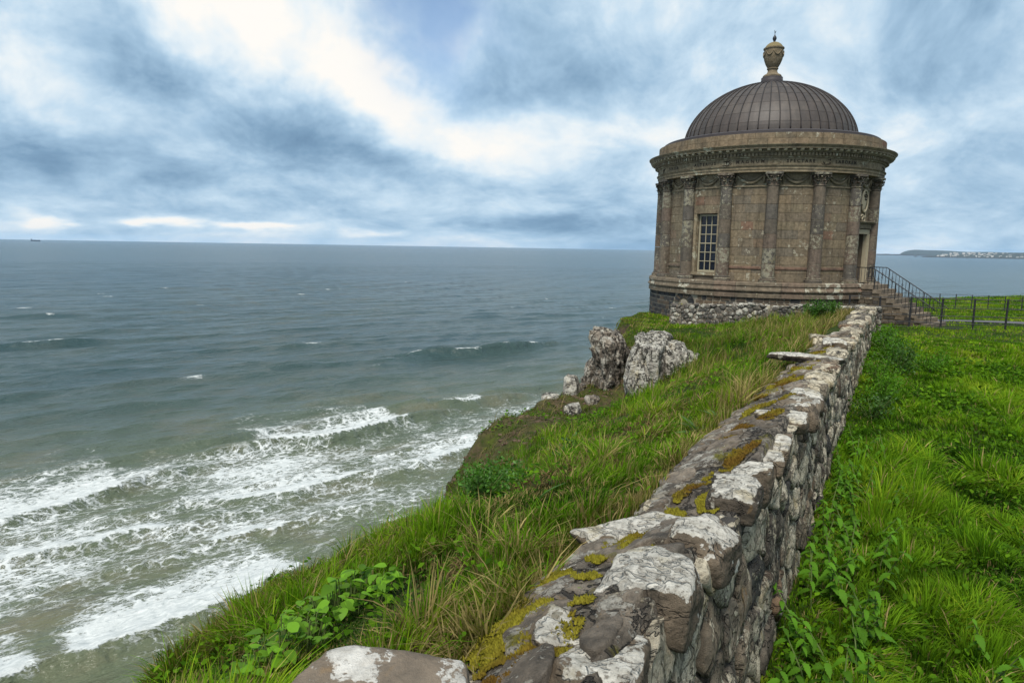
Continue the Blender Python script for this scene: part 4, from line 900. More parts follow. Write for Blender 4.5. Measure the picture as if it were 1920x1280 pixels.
for i in range(3):
    for j in range(6):
        o = ob('pane', pane_m, None, win, (0, -WW / 2 + fw + iw * (i + .5), z00 + ih * (j + .5))); o.rotation_euler = (0, g_.uniform(-.012, .012), g_.uniform(-.012, .012))
for s in (-1, 1): MB().box((.115, s * (WW / 2 + .10), (WZ0 + WZ1) / 2), (.16, .13, WZ1 - WZ0 + .1)).obj('window_surround', M['trim'], temple, loc=wc, rz=WIN)
MB().box((.12, 0, WZ0 - .02), (.26, WW + .34, .11)).obj('window_sill', M['trim'], temple, loc=wc, rz=WIN)
MB().box((.115, 0, WZ1 + .07), (.18, WW + .34, .15)).obj('window_lintel', M['ashlar'], temple, loc=wc, rz=WIN)

# doorway: moulded surround, cornice on top, leaf set deep, oval coat of arms above
dc = on_drum(DOOR, 4.30, 0); DW = 2 * 4.3 * math.sin(DHALF)
for s in (-1, 1): MB().box((.0, s * (DW / 2 + .03), (Z_BASE + DZ1) / 2), (.16, .15, DZ1 - Z_BASE)).box((.03, s * (DW / 2 + .075), (Z_BASE + DZ1) / 2), (.16, .05, DZ1 - Z_BASE)).obj('door_surround', M['carving'], temple, loc=dc, rz=DOOR)
MB().box((.0, 0, DZ1 + .09), (.17, DW + .25, .18)).obj('door_lintel', M['carving'], temple, loc=dc, rz=DOOR)
MB().box((.03, 0, DZ1 + .31), (.22, DW + .20, .20)).obj('door_entablature', M['trim'], temple, loc=dc, rz=DOOR)
MB().box((.07, 0, DZ1 + .43), (.30, DW + .40, .045)).box((.09, 0, DZ1 + .475), (.36, DW + .48, .04)).obj('door_cornice', M['trim'], temple, loc=dc, rz=DOOR)
dl = MB().box((-.40, 0, (Z_BASE + DZ1) / 2), (.06, DW, DZ1 - Z_BASE)).obj('door', M['wood'], temple, loc=dc, rz=DOOR)
for z in (-.7, .25): 
    for s in (-1, 1): MB().box((-.365, s * DW * .23, z), (.03, DW * .34, .75)).obj('door_panel', M['wood'], dl)
MB().tube([(-.35, -.05, -.2), (-.30, -.05, -.2)], .03, 8).obj('door_handle', M['iron'], dl)
arms = MB(); zc_ = 1.90
pts = [(.05, .27 * math.cos(q), zc_ + .12 + .42 * math.sin(q)) for q in np.linspace(0, 2 * math.pi, 25)]
arms.tube(pts, .038, 6, False)
arms = arms.obj('coat_of_arms', M['carving'], temple, smooth=True, loc=dc, rz=DOOR)
sh_ = MB(); n_ = 20
V = [(.04, .20 * math.cos(q) * (1 - .25 * max(0, -math.sin(q))), zc_ + .13 + .33 * math.sin(q)) for q in np.linspace(0, 2 * math.pi, n_, endpoint=False)] + [(.10, 0, zc_ + .13)]
sh_.add(V, [(i, (i + 1) % n_, n_) for i in range(n_)]).obj('shield', M['carving'], arms, smooth=True)
MB().tube([(.08, .10 * math.cos(q), zc_ + .33 + .06 * math.sin(q)) for q in np.linspace(0, 2 * math.pi, 13)], .025, 6, False).tube([(.09, -.08, zc_ + .20), (.10, 0, zc_ + .17), (.09, .08, zc_ + .20)], .025, 6).obj('crest', M['letter'], arms, smooth=True)
MB().tube([(.05, .20 * math.sin(q * 2) * (.5 + q / 4), zc_ - .30 - .30 * (q / 3.14) + .08 * math.cos(q * 3)) for q in np.linspace(0, 3.14, 17)], [.03] * 17, 6).tube([(.05, .11 * math.cos(q), zc_ - .58 + .10 * math.sin(q)) for q in np.linspace(0, 2 * math.pi, 13)], .03, 6, False).obj('ribbon', M['carving'], arms, smooth=True)

# flight of steps with two iron handrails, running out from the door
stair = empty('staircase', TC + Vector((math.cos(TROT + DOOR), math.sin(TROT + DOOR), 0)) * 4.6, TROT + DOOR)
tag(stair, 'sandstone steps rising beside the wall corner to the temple door', 'staircase')
NST, RISE, GO = 10, .165, .262; ZS0 = -1.235; SWID = 1.50; X0 = .65
MB().box((X0 / 2 - .05, 0, ZS0 - .085), (X0 + .1 - .02, SWID, .165)).obj('landing', M['step'], stair)
for i in range(NST):
    z = ZS0 - RISE * (i + 1); flare = 1 + .10 * max(0, i - 6)
    MB().box((X0 + GO * i + GO / 2 + .012, 0.0 - .12 * max(0, i - 7), z - RISE / 2), (GO + .05, SWID * flare, RISE - .008)).obj('step', M['step'], stair, loc=(g_.uniform(-.006, .006), 0, 0))
for s in (-1, 1):
    y0, y1 = (s * SWID / 2 - s * .34, s * SWID / 2 - s * .03); xe = X0 + GO * NST * .80
    V = []
    for y in (y0, y1): V += [(-.05, y, -3.4), (xe, y, -3.4), (xe, y, ZS0 - RISE * NST * .80 - .19), (X0 + .02, y, ZS0 - .19), (-.05, y, ZS0 - .19)]
    MB().add(V, [(0, 1, 2, 3, 4), (9, 8, 7, 6, 5)] + [(i, i + 5, (i + 1) % 5 + 5, (i + 1) % 5) for i in range(5)]).obj('side_wall', M['stair_rubble'], stair)
    rub = MB(); g2 = np.random.default_rng(3)
    z = -3.25
    while z < ZS0 - .3:
        x = .0; hh = g2.uniform(.13, .2)
        while x < xe - .1:
            ww = g2.uniform(.2, .42)
            top = ZS0 - .19 - max(0, (x + ww - X0)) * (RISE / GO)
            if z + hh < top: rub.box((x + ww / 2, s * SWID / 2 - s * .02, z + hh / 2), (ww - .03, .06 + g2.uniform(0, .03), hh - .025), Matrix.Rotation(g2.uniform(-.03, .03), 3, 'Y'))
            x += ww
        z += hh
    tag(rub.obj('rubble_facing', M['stair_rubble'], stair), kind='stuff')
    rail = empty('stair_handrail', stair.location, TROT + DOOR)
    tag(rail, 'black iron handrail on the %s side of the temple steps' % ('near' if s < 0 else 'far'), 'handrail', 'handrails of the temple steps')
    yy = s * (SWID / 2 - .08) * 1.0; top = []
    for x in [-.15, X0 - .1] + [X0 + GO * i for i in range(1, NST - 1)]:
        zt = ZS0 + .66 - max(0, x - X0 + .1) * RISE / GO; top.append((x, yy * (1 + .02 * max(0, x - 2.4)), zt))
    MB().tube(top + [(top[-1][0] + .12, top[-1][1], top[-1][2] - .10)], .019, 6).obj('top_rail', M['iron'], rail, smooth=True)
    for i in range(2 * NST + 3):
        x = -.12 + (X0 + GO * (NST - 2) + .1) * i / (2 * NST + 2); st_i = max(0, math.ceil((x - X0) / GO)); zb = ZS0 - RISE * st_i
        zt = ZS0 + .66 - max(0, x - X0 + .1) * RISE / GO; y_ = yy * (1 + .02 * max(0, x - 2.4))
        post = i % 6 == 0
        b_o = MB().tube([(x, y_, zb - .01), (x, y_, zt)], .020 if post else .009, 6)
        if i % 3 == 1:
            for sgn in (-1, 1): b_o.tube([(x, y_, zt - .46), (x + sgn * .04, y_, zt - .40), (x, y_, zt - .33), (x + sgn * .035, y_, zt - .26), (x, y_, zt - .20)], .008, 5)
        b_o.obj('baluster', M['iron'], rail)
# ------------------------------------------------------------------ rubble garden wall
def face_t(z): return 0.565 + 0.085 * (np.asarray(z) + 2.7) / 1.3
def clip_poly(poly, n, d):
    out = []
    for i in range(len(poly)):
        a, b = poly[i], poly[(i + 1) % len(poly)]; da, db = a @ n - d, b @ n - d
        if da <= 0: out.append(a)
        if da * db < 0: out.append(a + (b - a) * (da / (da - db)))
    return out
def voronoi(pts, x0, x1, y0, y1, asp):
    q = pts * np.array([1, asp]); cells = []
    for i, p in enumerate(q):
        dd = np.linalg.norm(q - p, axis=1); nb = np.argsort(dd)[1:18]
        poly = [np.array(v) for v in ((x0, y0 * asp), (x1, y0 * asp), (x1, y1 * asp), (x0, y1 * asp))]
        for j in nb:
            n = q[j] - p; poly = clip_poly(poly, n, n @ (q[j] + p) / 2)
            if len(poly) < 3: break
        cells.append(np.array(poly) / np.array([1, asp]) if len(poly) >= 3 else None)
    return cells
def scatter(x0, x1, y0, y1, n, seed, asp):
    g = np.random.default_rng(seed); P = []; cand = np.c_[g.uniform(x0, x1, n * 14), g.uniform(y0, y1, n * 14)]
    dmin = 0.72 * math.sqrt((x1 - x0) * (y1 - y0) * asp / n)
    for c in cand:
        if all(((c[0] - p[0]) ** 2 + ((c[1] - p[1]) * asp) ** 2) > (dmin * (.55 + .9 * p[2])) ** 2 for p in P): P.append((c[0], c[1], g.random()))
        if len(P) >= n: break
    return np.array(P)[:, :2]
def stone_piece(poly, to3, gap, bulge, seed, nv=14, rings=4, rough=.012):
    """a rounded stone standing out of the wall face; poly in face coordinates, to3(p, q, out) -> world"""
    c = poly.mean(0); d = np.linalg.norm(poly - c, axis=1).mean()
    k = max(.3, 1 - gap / d); poly = c + (poly - c) * k
    for _ in range(2): poly = np.concatenate([np.stack([poly * .78 + np.roll(poly, -1, 0) * .22, poly * .22 + np.roll(poly, -1, 0) * .78], 1).reshape(-1, 2)])
    L = np.r_[0, np.cumsum(np.linalg.norm(np.roll(poly, -1, 0) - poly, axis=1))]; cl = np.r_[poly, poly[:1]]
    tt = np.linspace(0, L[-1], nv, endpoint=False); ring = np.c_[np.interp(tt, L, cl[:, 0]), np.interp(tt, L, cl[:, 1])]
    g = np.random.default_rng(seed); tilt = g.uniform(-.10, .10, 2); V = []; F = []
    scs = [(1.0, -.07)] + [(math.cos(q) ** .7 if q < 1.5 else 0, math.sin(q) ** .75) for q in np.linspace(.12, 1.30, rings - 1)]
    P2 = []; OU = []
    for sc, hh in scs:
        p = c + (ring - c) * sc; P2.append(p); OU.append(np.full(nv, hh if hh < 0 else hh * bulge) + (p - c) @ tilt * (hh > 0))
    P2.append(c[None]); OU.append(np.array([bulge * 1.03])); P2 = np.concatenate(P2); OU = np.concatenate(OU)
    nz = fbm(np.c_[P2 * 9, np.full(len(P2), seed * .37)], 3); OU = np.where(OU > 0, OU + nz * rough * 2, OU); P2 = P2 + rough * np.c_[vnoise(np.c_[P2 * 11, OU * 9 + seed]), vnoise(np.c_[P2 * 11, OU * 9 + seed + 40])] 
    V = to3(P2[:, 0], P2[:, 1], OU); n = nv; R_ = len(scs)
    for i in range(R_ - 1):
        for j in range(n): F.append((i * n + j, i * n + (j + 1) % n, (i + 1) * n + (j + 1) % n, (i + 1) * n + j))
    for j in range(n): F.append(((R_ - 1) * n + j, (R_ - 1) * n + (j + 1) % n, R_ * n))
    return V, F
def put_local(V):
    c = V.mean(0); return V - c, tuple(c)

wall = empty('stone_wall', (0, 0, 0)); tag(wall, 'long lichened rubble stone wall running along the clifftop to the temple', 'wall')
# mortar heart: closed profile swept along s with a rough, sloping cap
ss = nonuni(-2.5, 26.9, [(-2.5, .08), (.8, .022), (4.5, .035), (8, .07), (14, .14)])
nprof = 54; G = []
tt_ = np.linspace(0, 1, nprof)
zt = wall_top(ss)
for i, q in enumerate(tt_):
    if q < .40: z = -2.95 + (zt - .10 + 2.95) * (q / .40); t = face_t(z) + .012 + 0 * zt
    elif q < .46: u_ = (q - .40) / .06; z = zt - .10 + .085 * math.sin(u_ * 1.57); t = .675 + .05 * (1 - math.cos(u_ * 1.57)) + 0 * zt
    elif q < .86: u_ = (q - .46) / .40; z = zt - .015 - .20 * u_ + .02 * math.sin(u_ * 3.1); t = .725 + .56 * u_ + 0 * zt
    else: u_ = (q - .86) / .14; z = zt - .215 - .65 * u_; t = 1.285 + .06 * u_ + 0 * zt
    G.append(np.stack([ss, t, z], -1))
G = np.stack(G, 1); st3 = G.copy()
d1 = fbm(st3 * np.array([2.2, 2.2, 2.2]), 4) * .040 + fbm(st3 * np.array([7., 9., 9.]) + 5, 5, .62) * .026 + np.abs(fbm(st3 * np.array([2.6, 6.0, 6.0]) + 9, 5, .65)) * -.055 + .02
topness = np.where(tt_[None, :] > .44, 1 - sst(tt_[None, :], .85, .90), sst(G[..., 2] - zt[:, None], -.14, -.03))[..., None]
P = W(G[..., 0], G[..., 1], 0.0); P[..., 2] = G[..., 2]
nrm = np.stack([NX * (1 - topness[..., 0]) * np.where(G[..., 1] > 1.0, 1, -1), NY * (1 - topness[..., 0]) * np.where(G[..., 1] > 1.0, 1, -1), topness[..., 0]], -1)
P = P + nrm * (d1[..., None] - .010)
P[..., 2] += (0.05 * vnoise(np.stack([ss * .8, ss * 0, ss * 0], -1)) * 1.0)[:, None] * topness[..., 0]
ob('mortar_cap', grid('mortar_cap', P[:, ::-1]), M['cap'], wall)
# face stones
X0S, X1S = 0.6, 26.9
def face3(p, q, out):
    t = face_t(q) - out; x = W(p, t, 0.0); x[:, 2] = q; return x
segs_ = [(0.6, 3.6, 46), (3.6, 8.0, 74), (8.0, 14.0, 98), (14.0, 26.9, 170)]
nst = 0; rest_V = []; rest_F = []; nb_ = 0
for si, (a, b, n) in enumerate(segs_):
    P2 = scatter(a, b, -2.85, -1.30, n, 90 + si, 1.35); cells = voronoi(P2, a, b, -2.85, -1.28, 1.35)
    for i, poly in enumerate(cells):
        if poly is None: continue
        poly = poly.copy(); topz = wall_top(poly[:, 0]) - .035
        poly[:, 1] = np.minimum(poly[:, 1], topz)
        if np.ptp(poly[:, 1]) < .05 or np.ptp(poly[:, 0]) < .04: continue
        near = a < 8
        V, F = stone_piece(poly, face3, .008 if near else .010, rng.uniform(.012, .045), 1000 * si + i, 26 if a < 3 else 18 if near else 11, 7 if a < 3 else 6 if near else 4, .017)
        if a < 14:
            Vl, c = put_local(V); o = ob('stone', mesh('stone', Vl, F, True), M['rubble'], wall, c); nst += 1
        else: rest_V.append(V); rest_F += [tuple(v + nb_ for v in f) for f in F]; nb_ += len(V)
tag(ob('far_face_stones', mesh('far_face_stones', np.concatenate(rest_V), rest_F, True), M['rubble'], wall), kind='stuff')
# coping stones set along the edges of the cap: (s, t, top z, length, width, height, turn, subdivision)
COP = [(2.56,.765,-1.235,.50,.40,.32,0.05,5), (3.16,.725,-1.275,.44,.36,.28,-.1,5), (3.30,1.09,-1.41,.60,.22,.20,-.62,5), (3.86,.70,-1.285,.42,.32,.24,.1,5), (4.30,.67,-1.29,.36,.26,.24,0,5),
       (1.97,.755,-1.30,.40,.34,.30,.1,5), (2.12,.98,-1.325,.30,.22,.20,.3,4), (2.75,1.17,-1.46,.36,.16,.16,-.3,4), (6.08,.76,-1.345,.34,.46,.16,.1,4), (6.62,.70,-1.335,.46,.38,.26,0,4), (7.12,.68,-1.345,.38,.34,.24,.1,4),
       (5.25,.69,-1.36,.40,.26,.20,0,4), (4.8,.69,-1.36,.36,.24,.22,.1,4), (7.9,.68,-1.37,.50,.30,.22,0,3), (8.6,.70,-1.39,.55,.34,.22,.1,3), (9.4,.69,-1.40,.5,.3,.22,0,3), (10.55,1.08,-1.45,.36,1.0,.12,.06,4), (11.3,.70,-1.44,.6,.34,.22,0,3),
       (12.25,.82,-1.40,.46,.42,.26,.1,4), (13.2,.70,-1.50,.6,.34,.22,0,3), (13.9,1.20,-1.53,.70,.40,.22,.2,3), (14.9,.72,-1.53,.7,.36,.24,0,3), (1.45,.78,-1.30,.40,.34,.34,0,4), (1.75,1.12,-1.46,.36,.2,.2,0,3), (2.35,1.22,-1.50,.4,.16,.18,-.1,3), (3.85,1.16,-1.50,.3,.14,.14,.1,3)]
s_ = 15.9
while s_ < 26.6:
    COP.append((s_, .80 + rng.uniform(-.05, .10), wall_top(s_) + rng.uniform(-.02, .025), rng.uniform(.4, .9), rng.uniform(.28, .6), .2, rng.uniform(-.2, .2), 3)); s_ += rng.uniform(.5, .9)
for i, (s0, t0, ztop, ls, lt, lz, rot, sub) in enumerate(COP):
    V, F = rock((ls * 1.16, lt * 1.16, lz * 1.16), 300 + i, sub, 14, .04, noise_scale=2.6, grit=.010 if sub > 3 else 0, soft=20)
    V[:, 2] += (ztop - V[:, 2].max())
    ca, sa = math.cos(rot), math.sin(rot); sl = s0 + V[:, 0] * ca - V[:, 1] * sa; tl = t0 + V[:, 0] * sa + V[:, 1] * ca
    Pw = W(sl, tl, 0.0); Pw[:, 2] = V[:, 2]; Vl, c = put_local(Pw)
    ob('coping_stone', trimesh('coping_stone', Vl, F), M['coping'] if (i < 13 or i in (16, 18)) else M['rubble'], wall, c)
V, F = rock((.46, .58, .34), 411, 5, 12, .025, noise_scale=1.9, grit=.007, soft=24); V[:, 2] = np.where(V[:, 2] > 0, V[:, 2] * .75, V[:, 2]); V[:, 2] += -1.215 - V[:, 2].max()
Pw = W(1.40 + V[:, 0], 1.185 + V[:, 1], 0.0); Pw[:, 2] = V[:, 2]; Vl, c = put_local(Pw)
o = ob('capstone', trimesh('capstone', Vl, F), M['fgstone'], wall, c)

# flat broken slabs bedded in the cap
PC2 = scatter(.7, 15.0, .74, 1.27, 150, 51, 1.25)
def cap3(p, q, out):
    x = W(p, q, 0.0); x[:, 2] = np.interp(p, ss, zt) - .018 - .20 * np.clip((q - .725) / .56, 0, 1) + .02 * np.sin(np.clip((q - .725) / .56, 0, 1) * 3.1) + .022 + .05 * vnoise(np.stack([p * .8, p * 0, p * 0], -1)) + out; return x
for i, poly in enumerate(voronoi(PC2, .7, 15.0, .72, 1.29, 1.25)):
    if poly is None or rng.random() < .52 or np.ptp(poly[:, 0]) < .06: continue
    V, F = stone_piece(poly, cap3, .008, rng.uniform(.006, .026), 5000 + i, 20 if poly[0, 0] < 6 else 12, 6 if poly[0, 0] < 6 else 4, .014)
    Vl, c = put_local(V); ob('cap_slab', mesh('cap_slab', Vl, F, True), M['capslab'], wall, c)
# moss cushions on the cap: thousands of tiny fronds joined
def moss_patch(s0, t0, rs, rt, n, ztop_fn):
    a = rng.uniform(0, 6.283, n); r = np.sqrt(rng.random(n)); s = s0 + rs * r * np.cos(a); t = t0 + rt * r * np.sin(a) - (s - s0) * .35
    keep = (fbm(np.c_[s * 5, t * 5, s * 0 + 3], 3) > -.10) & (t > .66) & (t < 1.3); return s[keep], t[keep]
Pcap = P.reshape(-1, 3); 
def cap_z(s, t):
    i = np.clip(np.searchsorted(ss, s), 1, len(ss) - 1); out = np.empty(len(s))
    for k in range(len(s)):
        row = G[i[k], :, 1]; seg_ = slice(25, 47); out[k] = np.interp(t[k], row[seg_], P[i[k], seg_, 2]) + .012
    return out
MP = [(2.75, 1.12, .5, .06, 900), (3.55, 1.0, .35, .1, 900), (5.6, .95, .5, .1, 600), (8.4, .98, .5, .1, 500), (2.35, 1.06, .5, .06, 900), (3.0, 1.02, .4, .09, 1000), (2.75, .99, .2, .1, 700), (1.9, 1.0, .25, .1, 700), (4.1, .98, .5, .06, 500), (6.5, 1.0, .7, .08, 600), (7.8, 1.0, .5, .1, 500), (3.24, .99, .30, .13, 1900), (3.68, .86, .35, .12, 1900), (2.57, 1.08, .22, .10, 1100), (2.12, 1.14, .24, .11, 1300), (2.2, 1.0, .2, .09, 900), (1.80, 1.08, .18, .10, 900), (2.9, .98, .14, .1, 600), (4.5, .9, .4, .08, 500), (5.3, 1.0, .3, .07, 300), (9.1, 1.05, .5, .15, 900), (9.9, .95, .4, .12, 500), (11.6, 1.0, .5, .14, 700), (1.62, .98, .12, .08, 400), (2.45, .99, .12, .06, 300)]
MP = [(a, b, c, d, int(n * 2.4)) for a, b, c, d, n in MP]
ms, mt = [np.concatenate(v) for v in zip(*[moss_patch(*m_, wall_top) for m_ in MP])]
mz = cap_z(ms, mt); base = W(ms, mt, 0.0); base[:, 2] = mz - .004
n = len(ms); hgt = rng.uniform(.007, .020, n) * (1 + .5 * fbm(np.c_[ms * 9, mt * 9, ms * 0], 2)) * np.where(ms > 6, 1.6, 1); ang = rng.uniform(0, 6.283, n); rad = hgt * .55
MV = []; 
for q in range(3): MV.append(base + np.c_[rad * np.cos(ang + q * 2.094), rad * np.sin(ang + q * 2.094), np.zeros(n)])
MV.append(base + np.c_[rad * .8 * rng.normal(size=n), rad * .8 * rng.normal(size=n), hgt])
MV = np.stack(MV, 1); idx = np.arange(n)[:, None] * 4; lp = np.stack([idx + np.array([0, 1, 3]), idx + np.array([1, 2, 3]), idx + np.array([2, 0, 3])], 1).reshape(-1)
f_ = sst(fbm(np.c_[ms * 4, mt * 4, ms * 0 + 7], 3), -.4, .4)[:, None]; cc = (1 - f_) * np.array([.105, .060, .012]) + f_ * np.array([.185, .165, .018]); cc = cc * rng.uniform(.55, 1.25, (n, 1))
mo = ob('moss', fast('moss', MV.reshape(-1, 3), lp, np.full(3 * n, 3), False, np.repeat(cc, 4, 0)), M['moss'], wall); tag(mo, kind='stuff')

# cross wall in front of the temple
cw = empty('stone_wall', (0, 0, 0)); tag(cw, 'short white spotted rubble wall crossing in front of the temple base', 'wall')
A_ = np.array([27.05, 0.42]); B_w = np.array([25.55, 7.45]); LN = np.linalg.norm(B_w - A_); dw = (B_w - A_) / LN; pw = np.array([dw[1], -dw[0]]); pw = pw * (1 if pw[0] < 0 else -1)   # pw: towards the camera
cs = np.linspace(0, LN, 150); cz = -1.80 - .036 * cs + .05 * vnoise(np.c_[cs * .9, cs * 0, cs * 0])
prof = [(.26, -3.3), (.26, -2.9), (.25, -2.6), (.24, -2.3), (.23, -.20), (.20, -.08), (.12, -.02), (0, 0), (-.12, -.02), (-.22, -.08), (-.25, -.25), (-.26, -3.3)]
def cw3(p, o_, z):
    s = A_[0] + dw[0] * p + pw[0] * o_; t = A_[1] + dw[1] * p + pw[1] * o_; x = W(s, t, 0.0); x[..., 2] = z; return x
rows = []
for o_, dz in prof:
    z = cz + dz if dz > -2 else np.full_like(cs, dz); rows.append(cw3(cs, o_ + .04 * fbm(np.c_[cs * 3, cs * 0 + dz * 5, cs * 0], 3), z + .03 * fbm(np.c_[cs * 4, cs * 0 + o_ * 9, cs * 0 + 3], 3)))
Gc = np.stack(rows, 1); ob('mortar_core', grid('mortar_core', Gc), M['cap'], cw)
for e in (0, -1): ob('wall_end', mesh('wall_end', Gc[e], [tuple(range(len(prof)))[::(1 if e else -1)]]), M['cap'], cw)
P2 = scatter(0, LN, -3.1, -1.8, 290, 77, 1.3)
for i, poly in enumerate(voronoi(P2, 0, LN, -3.1, -1.75, 1.3)):
    if poly is None: continue
    poly = poly.copy(); poly[:, 1] = np.minimum(poly[:, 1], np.interp(poly[:, 0], cs, cz) - .03)
    if np.ptp(poly[:, 1]) < .05: continue
    V, F = stone_piece(poly, lambda p, q, o_: cw3(p, .235 + o_, q), .010, rng.uniform(.012, .05), 7000 + i, 10, 4, .014)
    Vl, c = put_local(V); ob('stone', mesh('stone', Vl, F, True), M['rubble_grey'], cw, c)
for i in range(26):
    p = (i + .5) * LN / 26; V, F = rock((rng.uniform(.2, .4), rng.uniform(.26, .5), .14), 900 + i, 3, 8, .08); V = V + np.array([0, 0, np.interp(p, cs, cz) + rng.uniform(-.07, -.02)])
    Pw = cw3(p + V[:, 0], V[:, 1] + rng.uniform(-.02, .14), V[:, 2]); Vl, c = put_local(Pw); ob('coping_stone', trimesh('coping_stone', Vl, F), M['rubble_grey'], cw, c)

# ------------------------------------------------------------------ crags and boulders on the cliff
def crag(name, parts, label, cat, group=None):
    if len(parts) == 1:
        pos, size, seed, sub, mat, kw = parts[0]; V, F = rock(size, seed, sub, **kw); o = ob(name, trimesh(name, V, F), M[mat], None, pos); o.rotation_euler = (0, 0, -TH); return tag(o, label, cat, group)
    e = empty(name, parts[0][0], -TH); tag(e, label, cat, group); inv = Matrix.Rotation(TH, 3, 'Z')
    for pos, size, seed, sub, mat, kw in parts:
        V, F = rock(size, seed, sub, **kw); ob('rock', trimesh('rock', V, F), M[mat], e, inv @ (Vector(pos) - Vector(parts[0][0])))
    return e
# sizes are (along t, along s, up); object axes: x = -t direction, y = s
KW = dict(chamfers=26, rough=.045, noise_scale=3.0, fissure=.17, grit=.016)
crag('rock_outcrop', [((2.72, 18.5, -3.2), (1.15, 1.7, 2.2), 52, 5, 'crag_dark', KW), ((2.50, 18.9, -3.6), (1.0, 1.3, 1.5), 53, 4, 'crag_dark', KW)], 'red stained rock buttress nearest the sea below the temple', 'rock', 'rock buttresses below the temple')
crag('rock_outcrop', [((3.52, 17.5, -3.22), (1.15, 1.7, 2.55), 54, 5, 'crag', KW), ((4.15, 17.75, -2.98), (1.05, 1.5, 1.55), 55, 5, 'crag', KW), ((4.62, 17.7, -2.98), (.75, 1.1, .9), 56, 4, 'crag', KW), ((4.0, 18.5, -2.45), (.9, .9, .55), 57, 4, 'crag', KW)], 'tall pale grey rock buttress with turf on top', 'rock', 'rock buttresses below the temple')
crag('boulder', [((1.63, 18.2, -3.92), (.50, .5, 1.0), 61, 4, 'crag', dict(chamfers=9, rough=.04))], 'pointed grey boulder standing on the outer turf ridge', 'boulder')
crag('boulder', [((1.12, 18.05, -4.1), (.75, .6, .45), 62, 3, 'crag', dict(chamfers=5, rough=.06))], 'low pale boulder at the outer end of the turf ridge', 'boulder')
crag('boulder', [((2.16, 17.3, -3.98), (.42, .5, .5), 63, 3, 'crag_dark', dict(chamfers=5, rough=.06))], 'dark boulder in brown earth under the red rock', 'boulder')
crag('boulder', [((1.54, 16.5, -4.1), (.46, .4, .75), 64, 4, 'crag', dict(chamfers=4, rough=.05))], 'pale angular boulder lowest on the turf slope', 'boulder')
crag('boulder', [((1.93, 18.3, -3.82), (.3, .3, .4), 65, 3, 'crag_dark', dict(chamfers=5, rough=.05))], 'small dark stone between the boulders and red rock', 'boulder')

# loose earth clods and small stones along the brown cliff edge
n = 300; s = rng.uniform(8.6, 18.8, n); t = edge_t(s) + rng.normal(-.2, .9, n); V = []; F = []; D2_, F2_ = ico(2)
for k in range(n):
    sz = rng.uniform(.015, .06) * (1 if rng.random() < .93 else 1.7); z = float(terrain(s[k], t[k])); d_ = 1 + .35 * vnoise(D2_ * 1.6 + k * 3.1)
    b0 = len(V) * len(D2_); V.append(W(s[k], t[k], z - .01) + D2_ * d_[:, None] * sz * np.array([1.3, 1.0, .6])); F.append(F2_ + b0)
tag(ob('earth_clods', trimesh('earth_clods', np.concatenate(V), np.concatenate(F), True), M['earth']), 'brown earth clods and small stones on the crumbling cliff edge', kind='stuff')
# ------------------------------------------------------------------ iron fences on the lawn
def fence(pts, height, rails, label, rpost, rrail, spacing):
    pts = np.array(pts, float); L = np.r_[0, np.cumsum(np.linalg.norm(np.diff(pts, axis=0), axis=1))]; n = int(L[-1] / spacing)
    d = np.linspace(0, n * spacing, n + 1); X = np.interp(d, L, pts[:, 0]); Y = np.interp(d, L, pts[:, 1]); s_, t_ = ST(X, Y); Zg = lawn_z(X, Y)
    f = empty('iron_fence', (X[0], Y[0], Zg[0])); tag(f, label, 'fence'); o0 = Vector((X[0], Y[0], Zg[0]))
    pm_ = MB().box((0, 0, height / 2 - .08), (rpost * 2, rpost * .9, height + .18)).mesh('post'); pm_.materials.append(M['iron'])
    for i in range(n + 1):
        o = ob('post', pm_, None, f, Vector((X[i], Y[i], Zg[i])) - o0); o.rotation_euler = (rng.uniform(-.012, .012), rng.uniform(-.012, .012), math.atan2(Y[-1] - Y[0], X[-1] - X[0]))
    for h in rails:
        MB().tube([Vector((X[i], Y[i] - rpost * .2, Zg[i] + h + rng.uniform(-.006, .006))) - o0 for i in range(n + 1)], rrail, 6).obj('rail', M['iron'], f)
fence([(12.55, 25.42), (14.0, 25.1), (18.0, 24.2), (27.0, 22.3)], 1.11, (1.09, .76, .47, .20, .02), 'black iron estate fence in front of the temple steps', .030, .016, 1.04)
fence([(20.6, 38.6), (23.6, 37.4), (26.4, 36.4), (36, 33.0)], .80, (.78, .58, .38, .16), 'farther low black iron fence beyond the tarmac path', .022, .011, .76)

